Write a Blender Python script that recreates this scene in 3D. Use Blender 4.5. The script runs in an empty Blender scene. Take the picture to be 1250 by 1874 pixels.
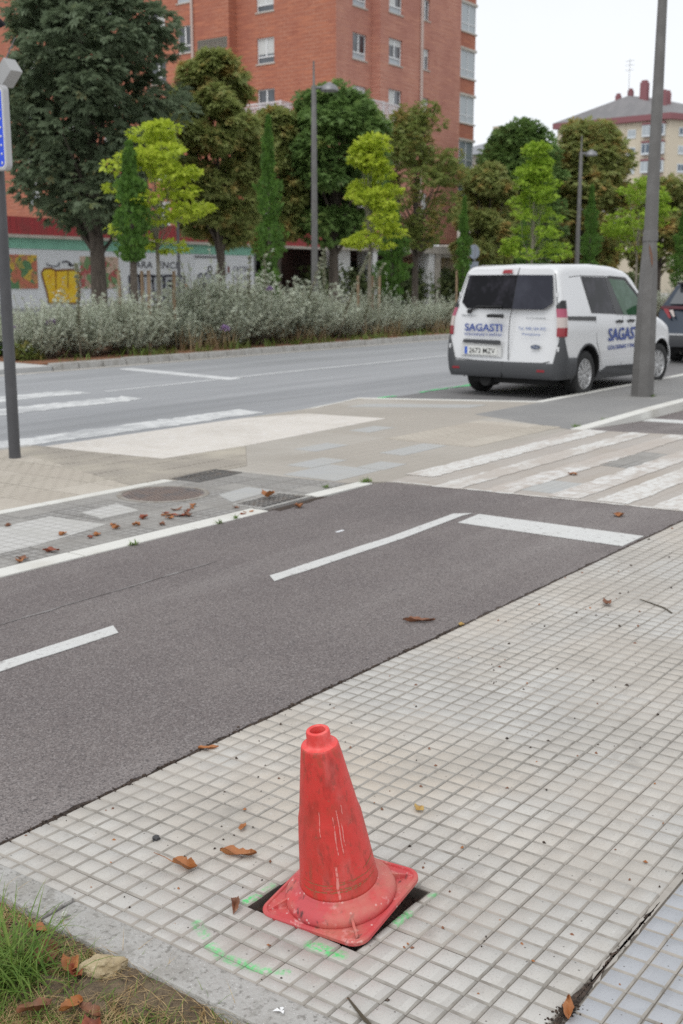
import bpy, bmesh, math, random
import numpy as np
from mathutils import Vector, Matrix

C = bpy.context.scene
random.seed(7)
R = math.radians

# ------------------------------------------------------------------ camera
YAW, PITCH = R(35.9), math.atan(417 / 2082)
cd = bpy.data.cameras.new('camera')
cam = bpy.data.objects.new('camera', cd)
C.collection.objects.link(cam)
cam.location = (0, 0, 1.5)
cam.rotation_euler = (math.pi / 2 - PITCH, 0, YAW - math.pi / 2)
cd.sensor_fit = 'VERTICAL'
cd.sensor_height = 36
cd.sensor_width = 24
cd.lens = 40
cd.clip_start = 0.05
cd.clip_end = 2000
cd.dof.use_dof = True
cd.dof.focus_distance = 2.75
cd.dof.aperture_fstop = 6.3
C.camera = cam

# ------------------------------------------------------------------ world + sun (bright overcast)
SUN = Vector((-0.62, -0.12, 1.0)).normalized()
w = bpy.data.worlds.new('World')
C.world = w
w.use_nodes = True
nt = w.node_tree
nt.nodes.clear()
wo = nt.nodes.new('ShaderNodeOutputWorld')
bg = nt.nodes.new('ShaderNodeBackground')
sky = nt.nodes.new('ShaderNodeTexSky')
sky.sky_type = 'NISHITA'
sky.sun_disc = False
sky.sun_elevation = math.asin(SUN.z)
sky.sun_rotation = math.atan2(SUN.x, SUN.y)
sky.air_density = 1.0
sky.dust_density = 3.0
bw = nt.nodes.new('ShaderNodeRGBToBW')
pw = nt.nodes.new('ShaderNodeMath'); pw.operation = 'POWER'; pw.inputs[1].default_value = 0.22
ml = nt.nodes.new('ShaderNodeMath'); ml.operation = 'MULTIPLY'; ml.inputs[1].default_value = 7.9
tc = nt.nodes.new('ShaderNodeTexCoord')
cn = nt.nodes.new('ShaderNodeTexNoise'); cn.inputs['Scale'].default_value = 2.2; cn.inputs['Detail'].default_value = 5
cr = nt.nodes.new('ShaderNodeMapRange')
cr.inputs[1].default_value = .3; cr.inputs[2].default_value = .7; cr.inputs[3].default_value = .93; cr.inputs[4].default_value = 1.06
m2 = nt.nodes.new('ShaderNodeMath'); m2.operation = 'MULTIPLY'
tint = nt.nodes.new('ShaderNodeMix'); tint.data_type = 'RGBA'; tint.blend_type = 'MULTIPLY'
tint.inputs[0].default_value = 1.0
tint.inputs[7].default_value = (0.955, 0.99, 1.03, 1)
L = nt.links.new
L(sky.outputs[0], bw.inputs[0]); L(bw.outputs[0], pw.inputs[0]); L(pw.outputs[0], ml.inputs[0])
L(tc.outputs['Generated'], cn.inputs['Vector']); L(cn.outputs[0], cr.inputs[0])
L(ml.outputs[0], m2.inputs[0]); L(cr.outputs[0], m2.inputs[1])
L(m2.outputs[0], tint.inputs[6]); L(tint.outputs[2], bg.inputs[0])
bg.inputs[1].default_value = 0.1
L(bg.outputs[0], wo.inputs[0])

sd = bpy.data.lights.new('sun', 'SUN')
sd.energy = 1.0
sd.angle = R(35)
sd.color = (1.0, 0.96, 0.9)
so = bpy.data.objects.new('sun', sd)
so.rotation_euler = SUN.to_track_quat('Z', 'Y').to_euler()
C.collection.objects.link(so)

C.view_settings.view_transform = 'Standard'
C.view_settings.look = 'None'
C.view_settings.exposure = 0.0
C.view_settings.gamma = 1.0
C.render.engine = 'CYCLES'
C.cycles.max_bounces = 6
C.cycles.diffuse_bounces = 3
C.cycles.glossy_bounces = 3
C.cycles.transmission_bounces = 4
C.cycles.transparent_max_bounces = 6
C.cycles.use_denoising = False

# ------------------------------------------------------------------ material helpers
MATS = {}
def srgb(r, g, b):
    f = lambda c: (c / 12.92 if c <= .04045 else ((c + .055) / 1.055) ** 2.4)
    return (f(r / 255), f(g / 255), f(b / 255))

def mat(name, col, rough=.7, layers=(), bump=None, metallic=0., spec=.5, coat=0., space='Object', emis=None, trans=0., sss=0.):
    """layers: (kind, scale, colour, lo, hi[, stretch][, amount]) mixed over the base colour.  bump: (scale, strength, distance)"""
    m = bpy.data.materials.new(name); m.use_nodes = True
    t = m.node_tree; p = t.nodes['Principled BSDF']
    p.inputs['Roughness'].default_value = rough
    p.inputs['Metallic'].default_value = metallic
    p.inputs['Specular IOR Level'].default_value = spec
    p.inputs['Coat Weight'].default_value = coat
    p.inputs['Transmission Weight'].default_value = trans
    if coat: p.inputs['Coat Roughness'].default_value = .05
    tcn = t.nodes.new('ShaderNodeTexCoord')
    out = None
    rgb = t.nodes.new('ShaderNodeRGB'); rgb.outputs[0].default_value = (*col, 1); out = rgb.outputs[0]
    for ly in layers:
        kind, sc, c2, lo, hi = ly[:5]
        stretch = ly[5] if len(ly) > 5 and ly[5] else None
        amt = ly[6] if len(ly) > 6 else 1.0
        vec = tcn.outputs[space]
        if stretch:
            mp = t.nodes.new('ShaderNodeMapping'); mp.inputs['Scale'].default_value = stretch
            t.links.new(vec, mp.inputs[0]); vec = mp.outputs[0]
        if kind == 'noise':
            n = t.nodes.new('ShaderNodeTexNoise'); n.inputs['Scale'].default_value = sc; n.inputs['Detail'].default_value = 5
            n.inputs['Roughness'].default_value = .62
            fac = n.outputs[0]
        elif kind == 'vor':
            n = t.nodes.new('ShaderNodeTexVoronoi'); n.inputs['Scale'].default_value = sc; fac = n.outputs['Distance']
        elif kind == 'cell':
            n = t.nodes.new('ShaderNodeTexVoronoi'); n.inputs['Scale'].default_value = sc
            sp = t.nodes.new('ShaderNodeSeparateColor'); t.links.new(n.outputs['Color'], sp.inputs[0]); fac = sp.outputs[0]
        elif kind == 'tile':   # white noise per square tile of edge sc
            mp = t.nodes.new('ShaderNodeVectorMath'); mp.operation = 'DIVIDE'; mp.inputs[1].default_value = (sc, sc, 50)
            fl = t.nodes.new('ShaderNodeVectorMath'); fl.operation = 'FLOOR'
            n = t.nodes.new('ShaderNodeTexWhiteNoise'); n.noise_dimensions = '3D'
            t.links.new(vec, mp.inputs[0]); t.links.new(mp.outputs[0], fl.inputs[0]); vec = fl.outputs[0]
            fac = n.outputs[0]
        elif kind in ('grid', 'wallbrick'):
            n = t.nodes.new('ShaderNodeTexBrick')
            bwid, bh, mort, off = sc
            n.inputs['Scale'].default_value = 1; n.inputs['Brick Width'].default_value = bwid; n.inputs['Row Height'].default_value = bh
            n.inputs['Mortar Size'].default_value = mort; n.inputs['Mortar Smooth'].default_value = .2; n.offset = off
            fac = n.outputs['Fac']
            if kind == 'wallbrick':
                s = t.nodes.new('ShaderNodeSeparateXYZ'); t.links.new(vec, s.inputs[0])
                a = t.nodes.new('ShaderNodeMath'); t.links.new(s.outputs[0], a.inputs[0]); t.links.new(s.outputs[1], a.inputs[1])
                cb = t.nodes.new('ShaderNodeCombineXYZ'); t.links.new(a.outputs[0], cb.inputs[0]); t.links.new(s.outputs[2], cb.inputs[1])
                vec = cb.outputs[0]
        elif kind == 'rand':
            n = t.nodes.new('ShaderNodeObjectInfo'); fac = n.outputs['Random']; vec = None
        if vec is not None: t.links.new(vec, n.inputs['Vector'])
        mr = t.nodes.new('ShaderNodeMapRange'); mr.inputs[1].default_value = lo; mr.inputs[2].default_value = hi
        mr.inputs[4].default_value = amt
        t.links.new(fac, mr.inputs[0])
        mx = t.nodes.new('ShaderNodeMix'); mx.data_type = 'RGBA'; mx.inputs[7].default_value = (*c2, 1)
        t.links.new(mr.outputs[0], mx.inputs[0]); t.links.new(out, mx.inputs[6]); out = mx.outputs[2]
    t.links.new(out, p.inputs['Base Color'])
    if bump:
        n = t.nodes.new('ShaderNodeTexNoise'); n.inputs['Scale'].default_value = bump[0]; n.inputs['Detail'].default_value = 4
        t.links.new(tcn.outputs[space], n.inputs['Vector'])
        b = t.nodes.new('ShaderNodeBump'); b.inputs['Strength'].default_value = bump[1]; b.inputs['Distance'].default_value = bump[2]
        t.links.new(n.outputs[0], b.inputs['Height']); t.links.new(b.outputs[0], p.inputs['Normal'])
    if emis:
        p.inputs['Emission Color'].default_value = (*emis[0], 1); p.inputs['Emission Strength'].default_value = emis[1]
    MATS[name] = m
    return m

def leafmat(name, cols, rough=.55, scale=1.5, transl=.35):
    """leaf faces: colour varies in patches through the crown, some light passes through"""
    m = bpy.data.materials.new(name); m.use_nodes = True
    t = m.node_tree; p = t.nodes['Principled BSDF']; o = t.nodes['Material Output']
    p.inputs['Roughness'].default_value = rough; p.inputs['Specular IOR Level'].default_value = .35
    tcn = t.nodes.new('ShaderNodeTexCoord')
    n = t.nodes.new('ShaderNodeTexNoise'); n.inputs['Scale'].default_value = scale; n.inputs['Detail'].default_value = 7; n.inputs['Roughness'].default_value = .75
    t.links.new(tcn.outputs['Object'], n.inputs['Vector'])
    rp = t.nodes.new('ShaderNodeValToRGB')
    els = rp.color_ramp.elements
    k = len(cols)
    while len(els) < k: els.new(.5)
    for i, c in enumerate(cols):
        els[i].position = .3 + .4 * i / max(1, k - 1); els[i].color = (*c, 1)
    t.links.new(n.outputs[0], rp.inputs[0]); t.links.new(rp.outputs[0], p.inputs['Base Color'])
    tr = t.nodes.new('ShaderNodeBsdfTranslucent'); t.links.new(rp.outputs[0], tr.inputs[0])
    mx = t.nodes.new('ShaderNodeMixShader'); mx.inputs[0].default_value = transl
    t.links.new(p.outputs[0], mx.inputs[1]); t.links.new(tr.outputs[0], mx.inputs[2]); t.links.new(mx.outputs[0], o.inputs[0])
    MATS[name] = m
    return m

# ------------------------------------------------------------------ mesh helpers
class MB:
    def __init__(s): s.v = []; s.f = []; s.m = []
    def add(s, vs, fs, mi=0):
        o = len(s.v); s.v += [tuple(v) for v in vs]; s.f += [tuple(i + o for i in f) for f in fs]; s.m += [mi] * len(fs); return s
    def box(s, x0, x1, y0, y1, z0, z1, mi=0):
        return s.add([(x0,y0,z0),(x1,y0,z0),(x1,y1,z0),(x0,y1,z0),(x0,y0,z1),(x1,y0,z1),(x1,y1,z1),(x0,y1,z1)],
                     [(0,3,2,1),(4,5,6,7),(0,1,5,4),(1,2,6,5),(2,3,7,6),(3,0,4,7)], mi)
    def prism(s, poly, z0, z1, mi=0):
        """poly: list of (x,y) or (x,y,ztop)"""
        n = len(poly); a = sum(poly[i][0]*poly[(i+1)%n][1]-poly[(i+1)%n][0]*poly[i][1] for i in range(n))
        if a < 0: poly = poly[::-1]
        vs = [(p[0],p[1],z0) for p in poly] + [(p[0],p[1],(p[2] if len(p) > 2 else z1)) for p in poly]
        return s.add(vs, [tuple(range(n-1,-1,-1)), tuple(range(n,2*n))] + [(i,(i+1)%n,n+(i+1)%n,n+i) for i in range(n)], mi)
    def extr(s, pts, d, mi=0):
        """extrude planar 3-D polygon along vector d"""
        n = len(pts); d = Vector(d)
        vs = [Vector(p) for p in pts] + [Vector(p) + d for p in pts]
        return s.add(vs, [tuple(range(n-1,-1,-1)), tuple(range(n,2*n))] + [(i,(i+1)%n,n+(i+1)%n,n+i) for i in range(n)], mi)
    def tube(s, path, radii, n=8, mi=0, cap=True):
        path = [Vector(p) for p in path]
        if not hasattr(radii, '__len__'): radii = [radii] * len(path)
        vs = []; ref = None
        for i, p in enumerate(path):
            d = (path[min(i+1,len(path)-1)] - path[max(i-1,0)]).normalized()
            if ref is None: ref = Vector((1,0,0)) if abs(d.x) < .8 else Vector((0,1,0))
            u = (ref - d * ref.dot(d)).normalized(); v = d.cross(u); ref = u
            for k in range(n):
                a = 2*math.pi*k/n; vs.append(p + (u*math.cos(a) + v*math.sin(a))*radii[i])
        fs = []
        for i in range(len(path)-1):
            for k in range(n): fs.append((i*n+k, i*n+(k+1)%n, (i+1)*n+(k+1)%n, (i+1)*n+k))
        if cap: fs += [tuple(range(n-1,-1,-1)), tuple(range((len(path)-1)*n, len(path)*n))]
        return s.add(vs, fs, mi)
    def lathe(s, prof, n=32, M=None, mi=0, close=False):
        """prof: (r,z) list revolved about z, transformed by M"""
        vs = []
        for r, z in prof:
            for k in range(n):
                a = 2*math.pi*k/n; p = Vector((r*math.cos(a), r*math.sin(a), z)); vs.append(M @ p if M else p)
        fs = []; m = len(prof)
        for i in range(m if close else m-1):
            j = (i+1) % m
            for k in range(n): fs.append((i*n+k, i*n+(k+1)%n, j*n+(k+1)%n, j*n+k))
        if not close:
            if prof[0][0] > 1e-4: fs.append(tuple(range(n-1,-1,-1)))
            if prof[-1][0] > 1e-4: fs.append(tuple(range((m-1)*n, m*n)))
        return s.add(vs, fs, mi)
    def build(s, name, mats, parent=None, smooth=False, bevel=0, world=True):
        me = bpy.data.meshes.new(name)
        v = s.v
        if parent is not None and world:
            root = parent
            while root.parent: root = root.parent
            l = root.location; v = [(a-l.x, b-l.y, c-l.z) for a, b, c in v]
        me.from_pydata(v, [], s.f)
        if not isinstance(mats, (list, tuple)): mats = [mats]
        for m in mats: me.materials.append(m)
        me.polygons.foreach_set('material_index', s.m)
        bm = bmesh.new(); bm.from_mesh(me); bmesh.ops.recalc_face_normals(bm, faces=bm.faces)
        if bevel:
            ed = [e for e in bm.edges if len(e.link_faces) == 2 and e.calc_face_angle(0) > .6]
            bmesh.ops.bevel(bm, geom=ed, offset=bevel, segments=2, profile=.6, affect='EDGES', clamp_overlap=True)
        bm.to_mesh(me); bm.free()
        if smooth:
            me.polygons.foreach_set('use_smooth', [True]*len(me.polygons))
            if smooth != 'all': me.set_sharp_from_angle(angle=R(38))
        o = bpy.data.objects.new(name, me); C.collection.objects.link(o)
        if parent is not None: o.parent = parent
        return o

def npmesh(name, V, F, mats, mi=None, parent=None, smooth=False):
    """V (n,3), F (m,4) arrays in the parent's local space"""
    me = bpy.data.meshes.new(name)
    V = np.asarray(V, np.float32); F = np.asarray(F, np.int32); k = F.shape[1]
    me.vertices.add(len(V)); me.vertices.foreach_set('co', V.ravel())
    me.loops.add(F.size); me.loops.foreach_set('vertex_index', F.ravel())
    me.polygons.add(len(F)); me.polygons.foreach_set('loop_start', np.arange(0, F.size, k, dtype=np.int32))
    if not isinstance(mats, (list, tuple)): mats = [mats]
    for m in mats: me.materials.append(m)
    if mi is not None: me.polygons.foreach_set('material_index', np.asarray(mi, np.int32))
    if smooth: me.polygons.foreach_set('use_smooth', np.ones(len(F), bool))
    me.update(calc_edges=True); me.validate()
    o = bpy.data.objects.new(name, me); C.collection.objects.link(o)
    if parent is not None: o.parent = parent
    return o

def tag(o, label=None, cat=None, group=None, kind=None):
    if label: o['label'] = label
    if cat: o['category'] = cat
    if group: o['group'] = group
    if kind: o['kind'] = kind
    return o
def thing(name, loc, label, cat, group=None, rz=0):
    o = bpy.data.objects.new(name, None); C.collection.objects.link(o)
    o.location = loc; o.rotation_euler = (0, 0, rz); o.empty_display_size = .2
    return tag(o, label, cat, group)
def struct(name, mb, m, **k):
    return tag(mb.build(name, m, **k), kind='structure')
def dup(root, loc, label, rz=0, scale=None):
    r = root.copy(); C.collection.objects.link(r); r.location = loc; r.rotation_euler = (0, 0, rz); r['label'] = label
    if scale: r.scale = scale
    for ch in list(root.children):
        c = ch.copy(); C.collection.objects.link(c); c.parent = r
        for g in ch.children:
            d = g.copy(); C.collection.objects.link(d); d.parent = c
    return r

def textmesh(name, s, m, parent, origin, xd, yd, width, height, depth=.003, bold=0., shear=0., extra=None):
    """lettering as thin raised geometry: fitted into width x height (centred on origin)"""
    cu = bpy.data.curves.new(name, 'FONT'); cu.body = s; cu.size = 1; cu.offset = bold; cu.shear = shear; cu.resolution_u = 3
    o = bpy.data.objects.new(name, cu); C.collection.objects.link(o)
    dg = bpy.context.evaluated_depsgraph_get()
    me = bpy.data.meshes.new_from_object(o.evaluated_get(dg))
    bpy.data.objects.remove(o)
    V = [v.co.copy() for v in me.vertices]
    x0, x1 = min(v.x for v in V), max(v.x for v in V); y0, y1 = min(v.y for v in V), max(v.y for v in V)
    xd, yd, origin = Vector(xd).normalized(), Vector(yd).normalized(), Vector(origin); n = xd.cross(yd).normalized()
    mb = MB()
    front = [origin + xd*((v.x-x0)/(x1-x0)-.5)*width + yd*((v.y-y0)/(y1-y0)-.5)*height + n*depth for v in V]
    back = [p - n*depth*.9 for p in front]
    N = len(front); fs = [tuple(p.vertices) for p in me.polygons]
    cnt = {}
    for f in fs:
        for i in range(len(f)):
            a, b = f[i], f[(i+1) % len(f)]; cnt[(a, b)] = 1
    sides = [(a, b, b+N, a+N) for (a, b) in cnt if (b, a) not in cnt]
    mb.add(front + back, fs + sides)
    if extra: extra(mb, origin, xd, yd, n)
    bpy.data.meshes.remove(me)
    return mb.build(name, m, parent, world=False)

# ------------------------------------------------------------------ ground materials
GREEN = srgb(92, 200, 118)
def spray(m, segs):
    """fluorescent marking paint sprayed on the stone: soft capsules along segments (a, b, radius, strength)"""
    t = m.node_tree; p = t.nodes['Principled BSDF']
    src = p.inputs['Base Color'].links[0].from_socket
    tcn = t.nodes.new('ShaderNodeTexCoord')
    nz = t.nodes.new('ShaderNodeTexNoise'); nz.inputs['Scale'].default_value = 90; nz.inputs['Detail'].default_value = 4
    t.links.new(tcn.outputs['Object'], nz.inputs['Vector'])
    tot = None
    for (a, b, r, k) in segs:
        ax, ay = a; d = Vector((b[0]-ax, b[1]-ay, 0))
        s = t.nodes.new('ShaderNodeVectorMath'); s.operation = 'SUBTRACT'; s.inputs[1].default_value = (ax, ay, 0)
        z = t.nodes.new('ShaderNodeVectorMath'); z.operation = 'MULTIPLY'; z.inputs[1].default_value = (1, 1, 0)
        t.links.new(tcn.outputs['Object'], s.inputs[0]); t.links.new(s.outputs[0], z.inputs[0])
        dt = t.nodes.new('ShaderNodeVectorMath'); dt.operation = 'DOT_PRODUCT'; dt.inputs[1].default_value = d / d.length_squared
        t.links.new(z.outputs[0], dt.inputs[0])
        cl = t.nodes.new('ShaderNodeClamp'); t.links.new(dt.outputs['Value'], cl.inputs[0])
        sc = t.nodes.new('ShaderNodeVectorMath'); sc.operation = 'SCALE'; sc.inputs[0].default_value = d; t.links.new(cl.outputs[0], sc.inputs['Scale'])
        s2 = t.nodes.new('ShaderNodeVectorMath'); s2.operation = 'DISTANCE'
        t.links.new(z.outputs[0], s2.inputs[0]); t.links.new(sc.outputs[0], s2.inputs[1])
        mr = t.nodes.new('ShaderNodeMapRange'); mr.interpolation_type = 'SMOOTHSTEP'
        mr.inputs[1].default_value = r; mr.inputs[2].default_value = r*.3; mr.inputs[4].default_value = k
        t.links.new(s2.outputs['Value'], mr.inputs[0])
        if tot is None: tot = mr.outputs[0]
        else:
            mx = t.nodes.new('ShaderNodeMath'); mx.operation = 'MAXIMUM'
            t.links.new(tot, mx.inputs[0]); t.links.new(mr.outputs[0], mx.inputs[1]); tot = mx.outputs[0]
    nm = t.nodes.new('ShaderNodeMapRange'); nm.inputs[1].default_value = .38; nm.inputs[2].default_value = .62
    t.links.new(nz.outputs[0], nm.inputs[0])
    mu = t.nodes.new('ShaderNodeMath'); mu.operation = 'MULTIPLY'; t.links.new(tot, mu.inputs[0]); t.links.new(nm.outputs[0], mu.inputs[1])
    mx = t.nodes.new('ShaderNodeMix'); mx.data_type = 'RGBA'; mx.inputs[7].default_value = (*GREEN, 1)
    t.links.new(mu.outputs[0], mx.inputs[0]); t.links.new(src, mx.inputs[6]); t.links.new(mx.outputs[2], p.inputs['Base Color'])

SPRAY = [((1.805,1.735),(1.775,1.68),.020,.6), ((1.755,1.645),(1.737,1.60),.020,.7), ((1.737,1.575),(1.745,1.505),.022,.8), ((1.750,1.485),(1.776,1.436),.016,.7),
         ((1.945,1.705),(1.985,1.697),.018,.95), ((2.02,1.70),(2.05,1.70),.014,.6),
         ((1.893,1.455),(1.898,1.378),.024,1.0), ((2.135,1.345),(2.085,1.347),.018,.9), ((2.25,1.34),(2.235,1.343),.014,.6)]

m_pave = mat('paving_concrete', (.455,.437,.408), .6,
    [('tile', .2588, (.53,.515,.485), .2, 1.0, None, .75), ('tile', .0647, (.40,.38,.355), .5, 1.0, None, .55),
     ('noise', .8, (.53,.445,.35), .44, .66, None, .75), ('noise', 1.6, (.36,.345,.32), .50, .68, None, .7), ('noise', 14, (.38,.36,.33), .52, .75, None, .45),
     ('noise', 2.6, (.38,.35,.30), .6, .8, None, .45),
     ('noise', 160, (.30,.29,.27), .56, .7, None, .6), ('noise', 60, (.58,.57,.55), .6, .72, None, .5), ('noise', 5, (.27,.25,.225), .60, .72, None, .6), ('vor', 26, (.10,.09,.08), .085, .05, None, .8), ('vor', 2.1, (.20,.195,.19), .055, .035, None, .6)],
    bump=(220, .35, .002))
m_blue = mat('paving_bluegrey', (.385,.395,.415), .6,
    [('tile', .0647, (.34,.35,.37), .5, 1.0, None, .6), ('noise', 9, (.33,.34,.36), .5, .75, None, .5), ('noise', 150, (.26,.26,.27), .56, .7, None, .5), ('vor', 30, (.10,.09,.08), .08, .05, None, .8)],
    bump=(220, .35, .002))
m_dirtgrey = mat('joint_dirt', (.12,.105,.09), .95, [('noise', 25, (.20,.18,.155), .45, .7)])
m_groove = mat('paving_groove', (.33,.31,.28), .9, [('noise', 25, (.22,.20,.175), .45, .7), ('noise', 2.2, (.41,.375,.335), .42, .62, None, .9)])
spray(m_pave, SPRAY); spray(m_groove, SPRAY)
m_dirt_shade = mat('dark_soil_and_shade', (.045,.032,.025), .95, [('noise', 60, (.11,.075,.055), .45, .7), ('vor', 70, (.17,.13,.10), .22, .1)], bump=(90, 1, .02))  # soil colour, also used as painted shade in the drain opening
m_asph = mat('bike_asphalt', (.175,.148,.141), .82,
    [('noise', 1.3, (.148,.123,.119), .42, .58, None, .9), ('noise', .7, (.245,.217,.207), .50, .68, (.3,1.6,1)), ('noise', .35, (.125,.105,.102), .55, .68, None, .8),
     ('noise', 110, (.055,.047,.047), .52, .60, None, .75), ('vor', 120, (.42,.39,.38), .22, .10, None, .6), ('noise', 30, (.085,.072,.072), .58, .66, None, .8), ('cell', 150, (.33,.30,.29), .80, .84, None, .45), ('cell', 130, (.055,.047,.047), .16, .13, None, .45), ('noise', 240, (.40,.37,.36), .56, .64, None, .6), ('noise', 200, (.05,.045,.045), .58, .64, None, .7)],
    bump=(120, .8, .008))
m_road = mat('road_asphalt', (.30,.305,.315), .75,
    [('noise', .25, (.25,.255,.265), .45, .62, (.25,2.2,1)), ('noise', 1.2, (.36,.365,.375), .5, .7, (.12,1.5,1), .8), ('noise', .5, (.19,.195,.20), .55, .7, (.1,1.6,1), .8), ('noise', 60, (.2,.2,.21), .55, .7, None, .5), ('noise', 5, (.26,.26,.265), .6, .75, None, .5)], bump=(90, .4, .006))
m_bay = mat('bay_asphalt', (.185,.18,.18), .8, [('noise', .8, (.15,.145,.145), .45, .65), ('noise', 60, (.12,.12,.12), .5, .7, None, .5)], bump=(90, .4, .006))
m_dpave = mat('grey_asphalt_pavement', (.235,.23,.225), .85, [('noise', 1.1, (.275,.268,.258), .45, .65), ('noise', 70, (.15,.15,.15), .5, .7, None, .6)], bump=(100, .5, .006))
m_white = mat('road_paint', (.60,.60,.585), .6, [('noise', 3, (.58,.575,.555), .5, .7), ('noise', 85, (.40,.38,.37), .56, .66, None, .75), ('noise', 200, (.3,.28,.28), .6, .68, None, .6), ('noise', 22, (.22,.20,.195), .60, .67, None, .7)], bump=(150, .5, .003))
m_kerbw = mat('white_kerb_stone', (.66,.65,.61), .7, [('noise', 2.5, (.56,.54,.49), .48, .7), ('noise', 60, (.42,.40,.36), .58, .72, None, .6)], bump=(120, .3, .003))
m_kerbg = mat('grey_kerb_stone', (.40,.39,.37), .85, [('noise', 5, (.30,.285,.26), .45, .66), ('noise', 16, (.22,.21,.185), .55, .68, None, .8), ('noise', 70, (.16,.15,.135), .54, .66, None, .75), ('vor', 90, (.68,.67,.66), .16, .08, None, .7)], bump=(110, .8, .006))
m_gut = mat('gutter_tile', (.31,.30,.285), .8, [('grid', (.0647,.0647,.010,0), (.17,.16,.15), 0, 1, None, .9), ('grid', (.26,.26,.008,0), (.10,.09,.08), 0, 1, None, .8), ('tile', .26, (.36,.345,.32), .3, 1.0, None, .7), ('noise', 1.5, (.25,.235,.215), .45, .7), ('noise', 60, (.2,.19,.18), .55, .7, None, .6)])
m_lpatch = mat('light_tile_patch', (.50,.49,.47), .75, [('grid', (.085,.085,.008,0), (.36,.35,.33), 0, 1), ('noise', 3, (.42,.41,.385), .45, .7)])
m_bpatch = mat('smooth_grey_patch', (.415,.412,.395), .7, [('grid', (.26,.065,.006,0), (.33,.33,.32), 0, 1, None, .8), ('noise', 3, (.39,.395,.395), .45, .7), ('noise', 60, (.33,.33,.33), .55, .7, None, .5)])
m_tan = mat('tan_paver', (.455,.41,.345), .8, [('grid', (.13,.065,.010,.5), (.27,.24,.195), 0, 1, None, .9), ('grid', (.39,.39,.012,0), (.2,.175,.14), 0, 1, None, .8), ('tile', .39, (.51,.465,.40), .3, 1.0, None, .7), ('noise', 1.1, (.40,.355,.30), .45, .7), ('noise', 40, (.35,.31,.27), .55, .7, None, .5)])
m_tact = mat('ribbed_tactile_paver', (.40,.365,.315), .85, [('grid', (.06,.3,.022,0), (.24,.21,.175), 0, 1, None, .85), ('grid', (.3,.3,.008,0), (.2,.18,.15), 0, 1, None, .7), ('noise', 1.5, (.43,.39,.32), .45, .7)])
m_wpatch = mat('pale_pink_paving', (.62,.58,.53), .75, [('grid', (.26,.13,.004,0), (.52,.485,.44), 0, 1), ('noise', 1.3, (.54,.50,.45), .45, .68), ('noise', 9, (.66,.63,.60), .5, .7)])
m_gen = mat('grey_brown_paver', (.38,.345,.30), .8, [('grid', (.13,.13,.006,0), (.285,.265,.235), 0, 1, None, .8), ('tile', .78, (.44,.415,.375), .45, 1.0, None, .7), ('noise', .6, (.33,.30,.26), .42, .66), ('noise', 40, (.30,.28,.25), .55, .7, None, .5)])
m_plat = mat('crossing_paver', (.41,.375,.34), .8, [('grid', (.13,.13,.006,0), (.33,.29,.25), 0, 1, None, .8), ('tile', .52, (.385,.355,.33), .5, 1.0, None, .6), ('noise', 1, (.37,.325,.28), .45, .68), ('noise', 40, (.33,.3,.27), .55, .7, None, .5)])
m_worn = mat('worn_crossing_paint', (.64,.63,.605), .7, [('noise', 1.6, (.44,.39,.345), .48, .60, (.5,1.4,1), .85), ('noise', 18, (.43,.38,.335), .50, .60, None, .75), ('grid', (.13,.13,.005,0), (.45,.41,.37), 0, 1, None, .7)])
m_earth = mat('bed_earth', (.13,.095,.06), .95, [('noise', 12, (.20,.15,.095), .45, .65), ('noise', 70, (.07,.05,.035), .5, .7), ('noise', 5, (.10,.09,.045), .55, .7, None, .5)], bump=(60, 1, .02))
m_mulch = mat('bark_mulch', (.26,.115,.06), .95, [('noise', 30, (.36,.17,.09), .5, .7), ('noise', 55, (.09,.05,.03), .5, .68), ('noise', 1.5, (.16,.12,.06), .5, .7)], bump=(40, 1, .04))
m_far = mat('far_ground', (.22,.215,.20), .9, [('noise', .5, (.17,.17,.15), .45, .65)])
m_iron = mat('cast_iron', (.14,.135,.13), .6, [('noise', 12, (.20,.16,.13), .5, .7)], metallic=.5)
m_greenline = mat('green_marking_paint', srgb(95, 200, 130), .7, [('noise', 20, (.25,.27,.26), .5, .65)])

# ------------------------------------------------------------------ the setting: ground and paving
struct('ground', MB().prism([(-400,-400),(800,-400),(800,800),(-400,800)], -.6, -.35), m_far)

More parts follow.
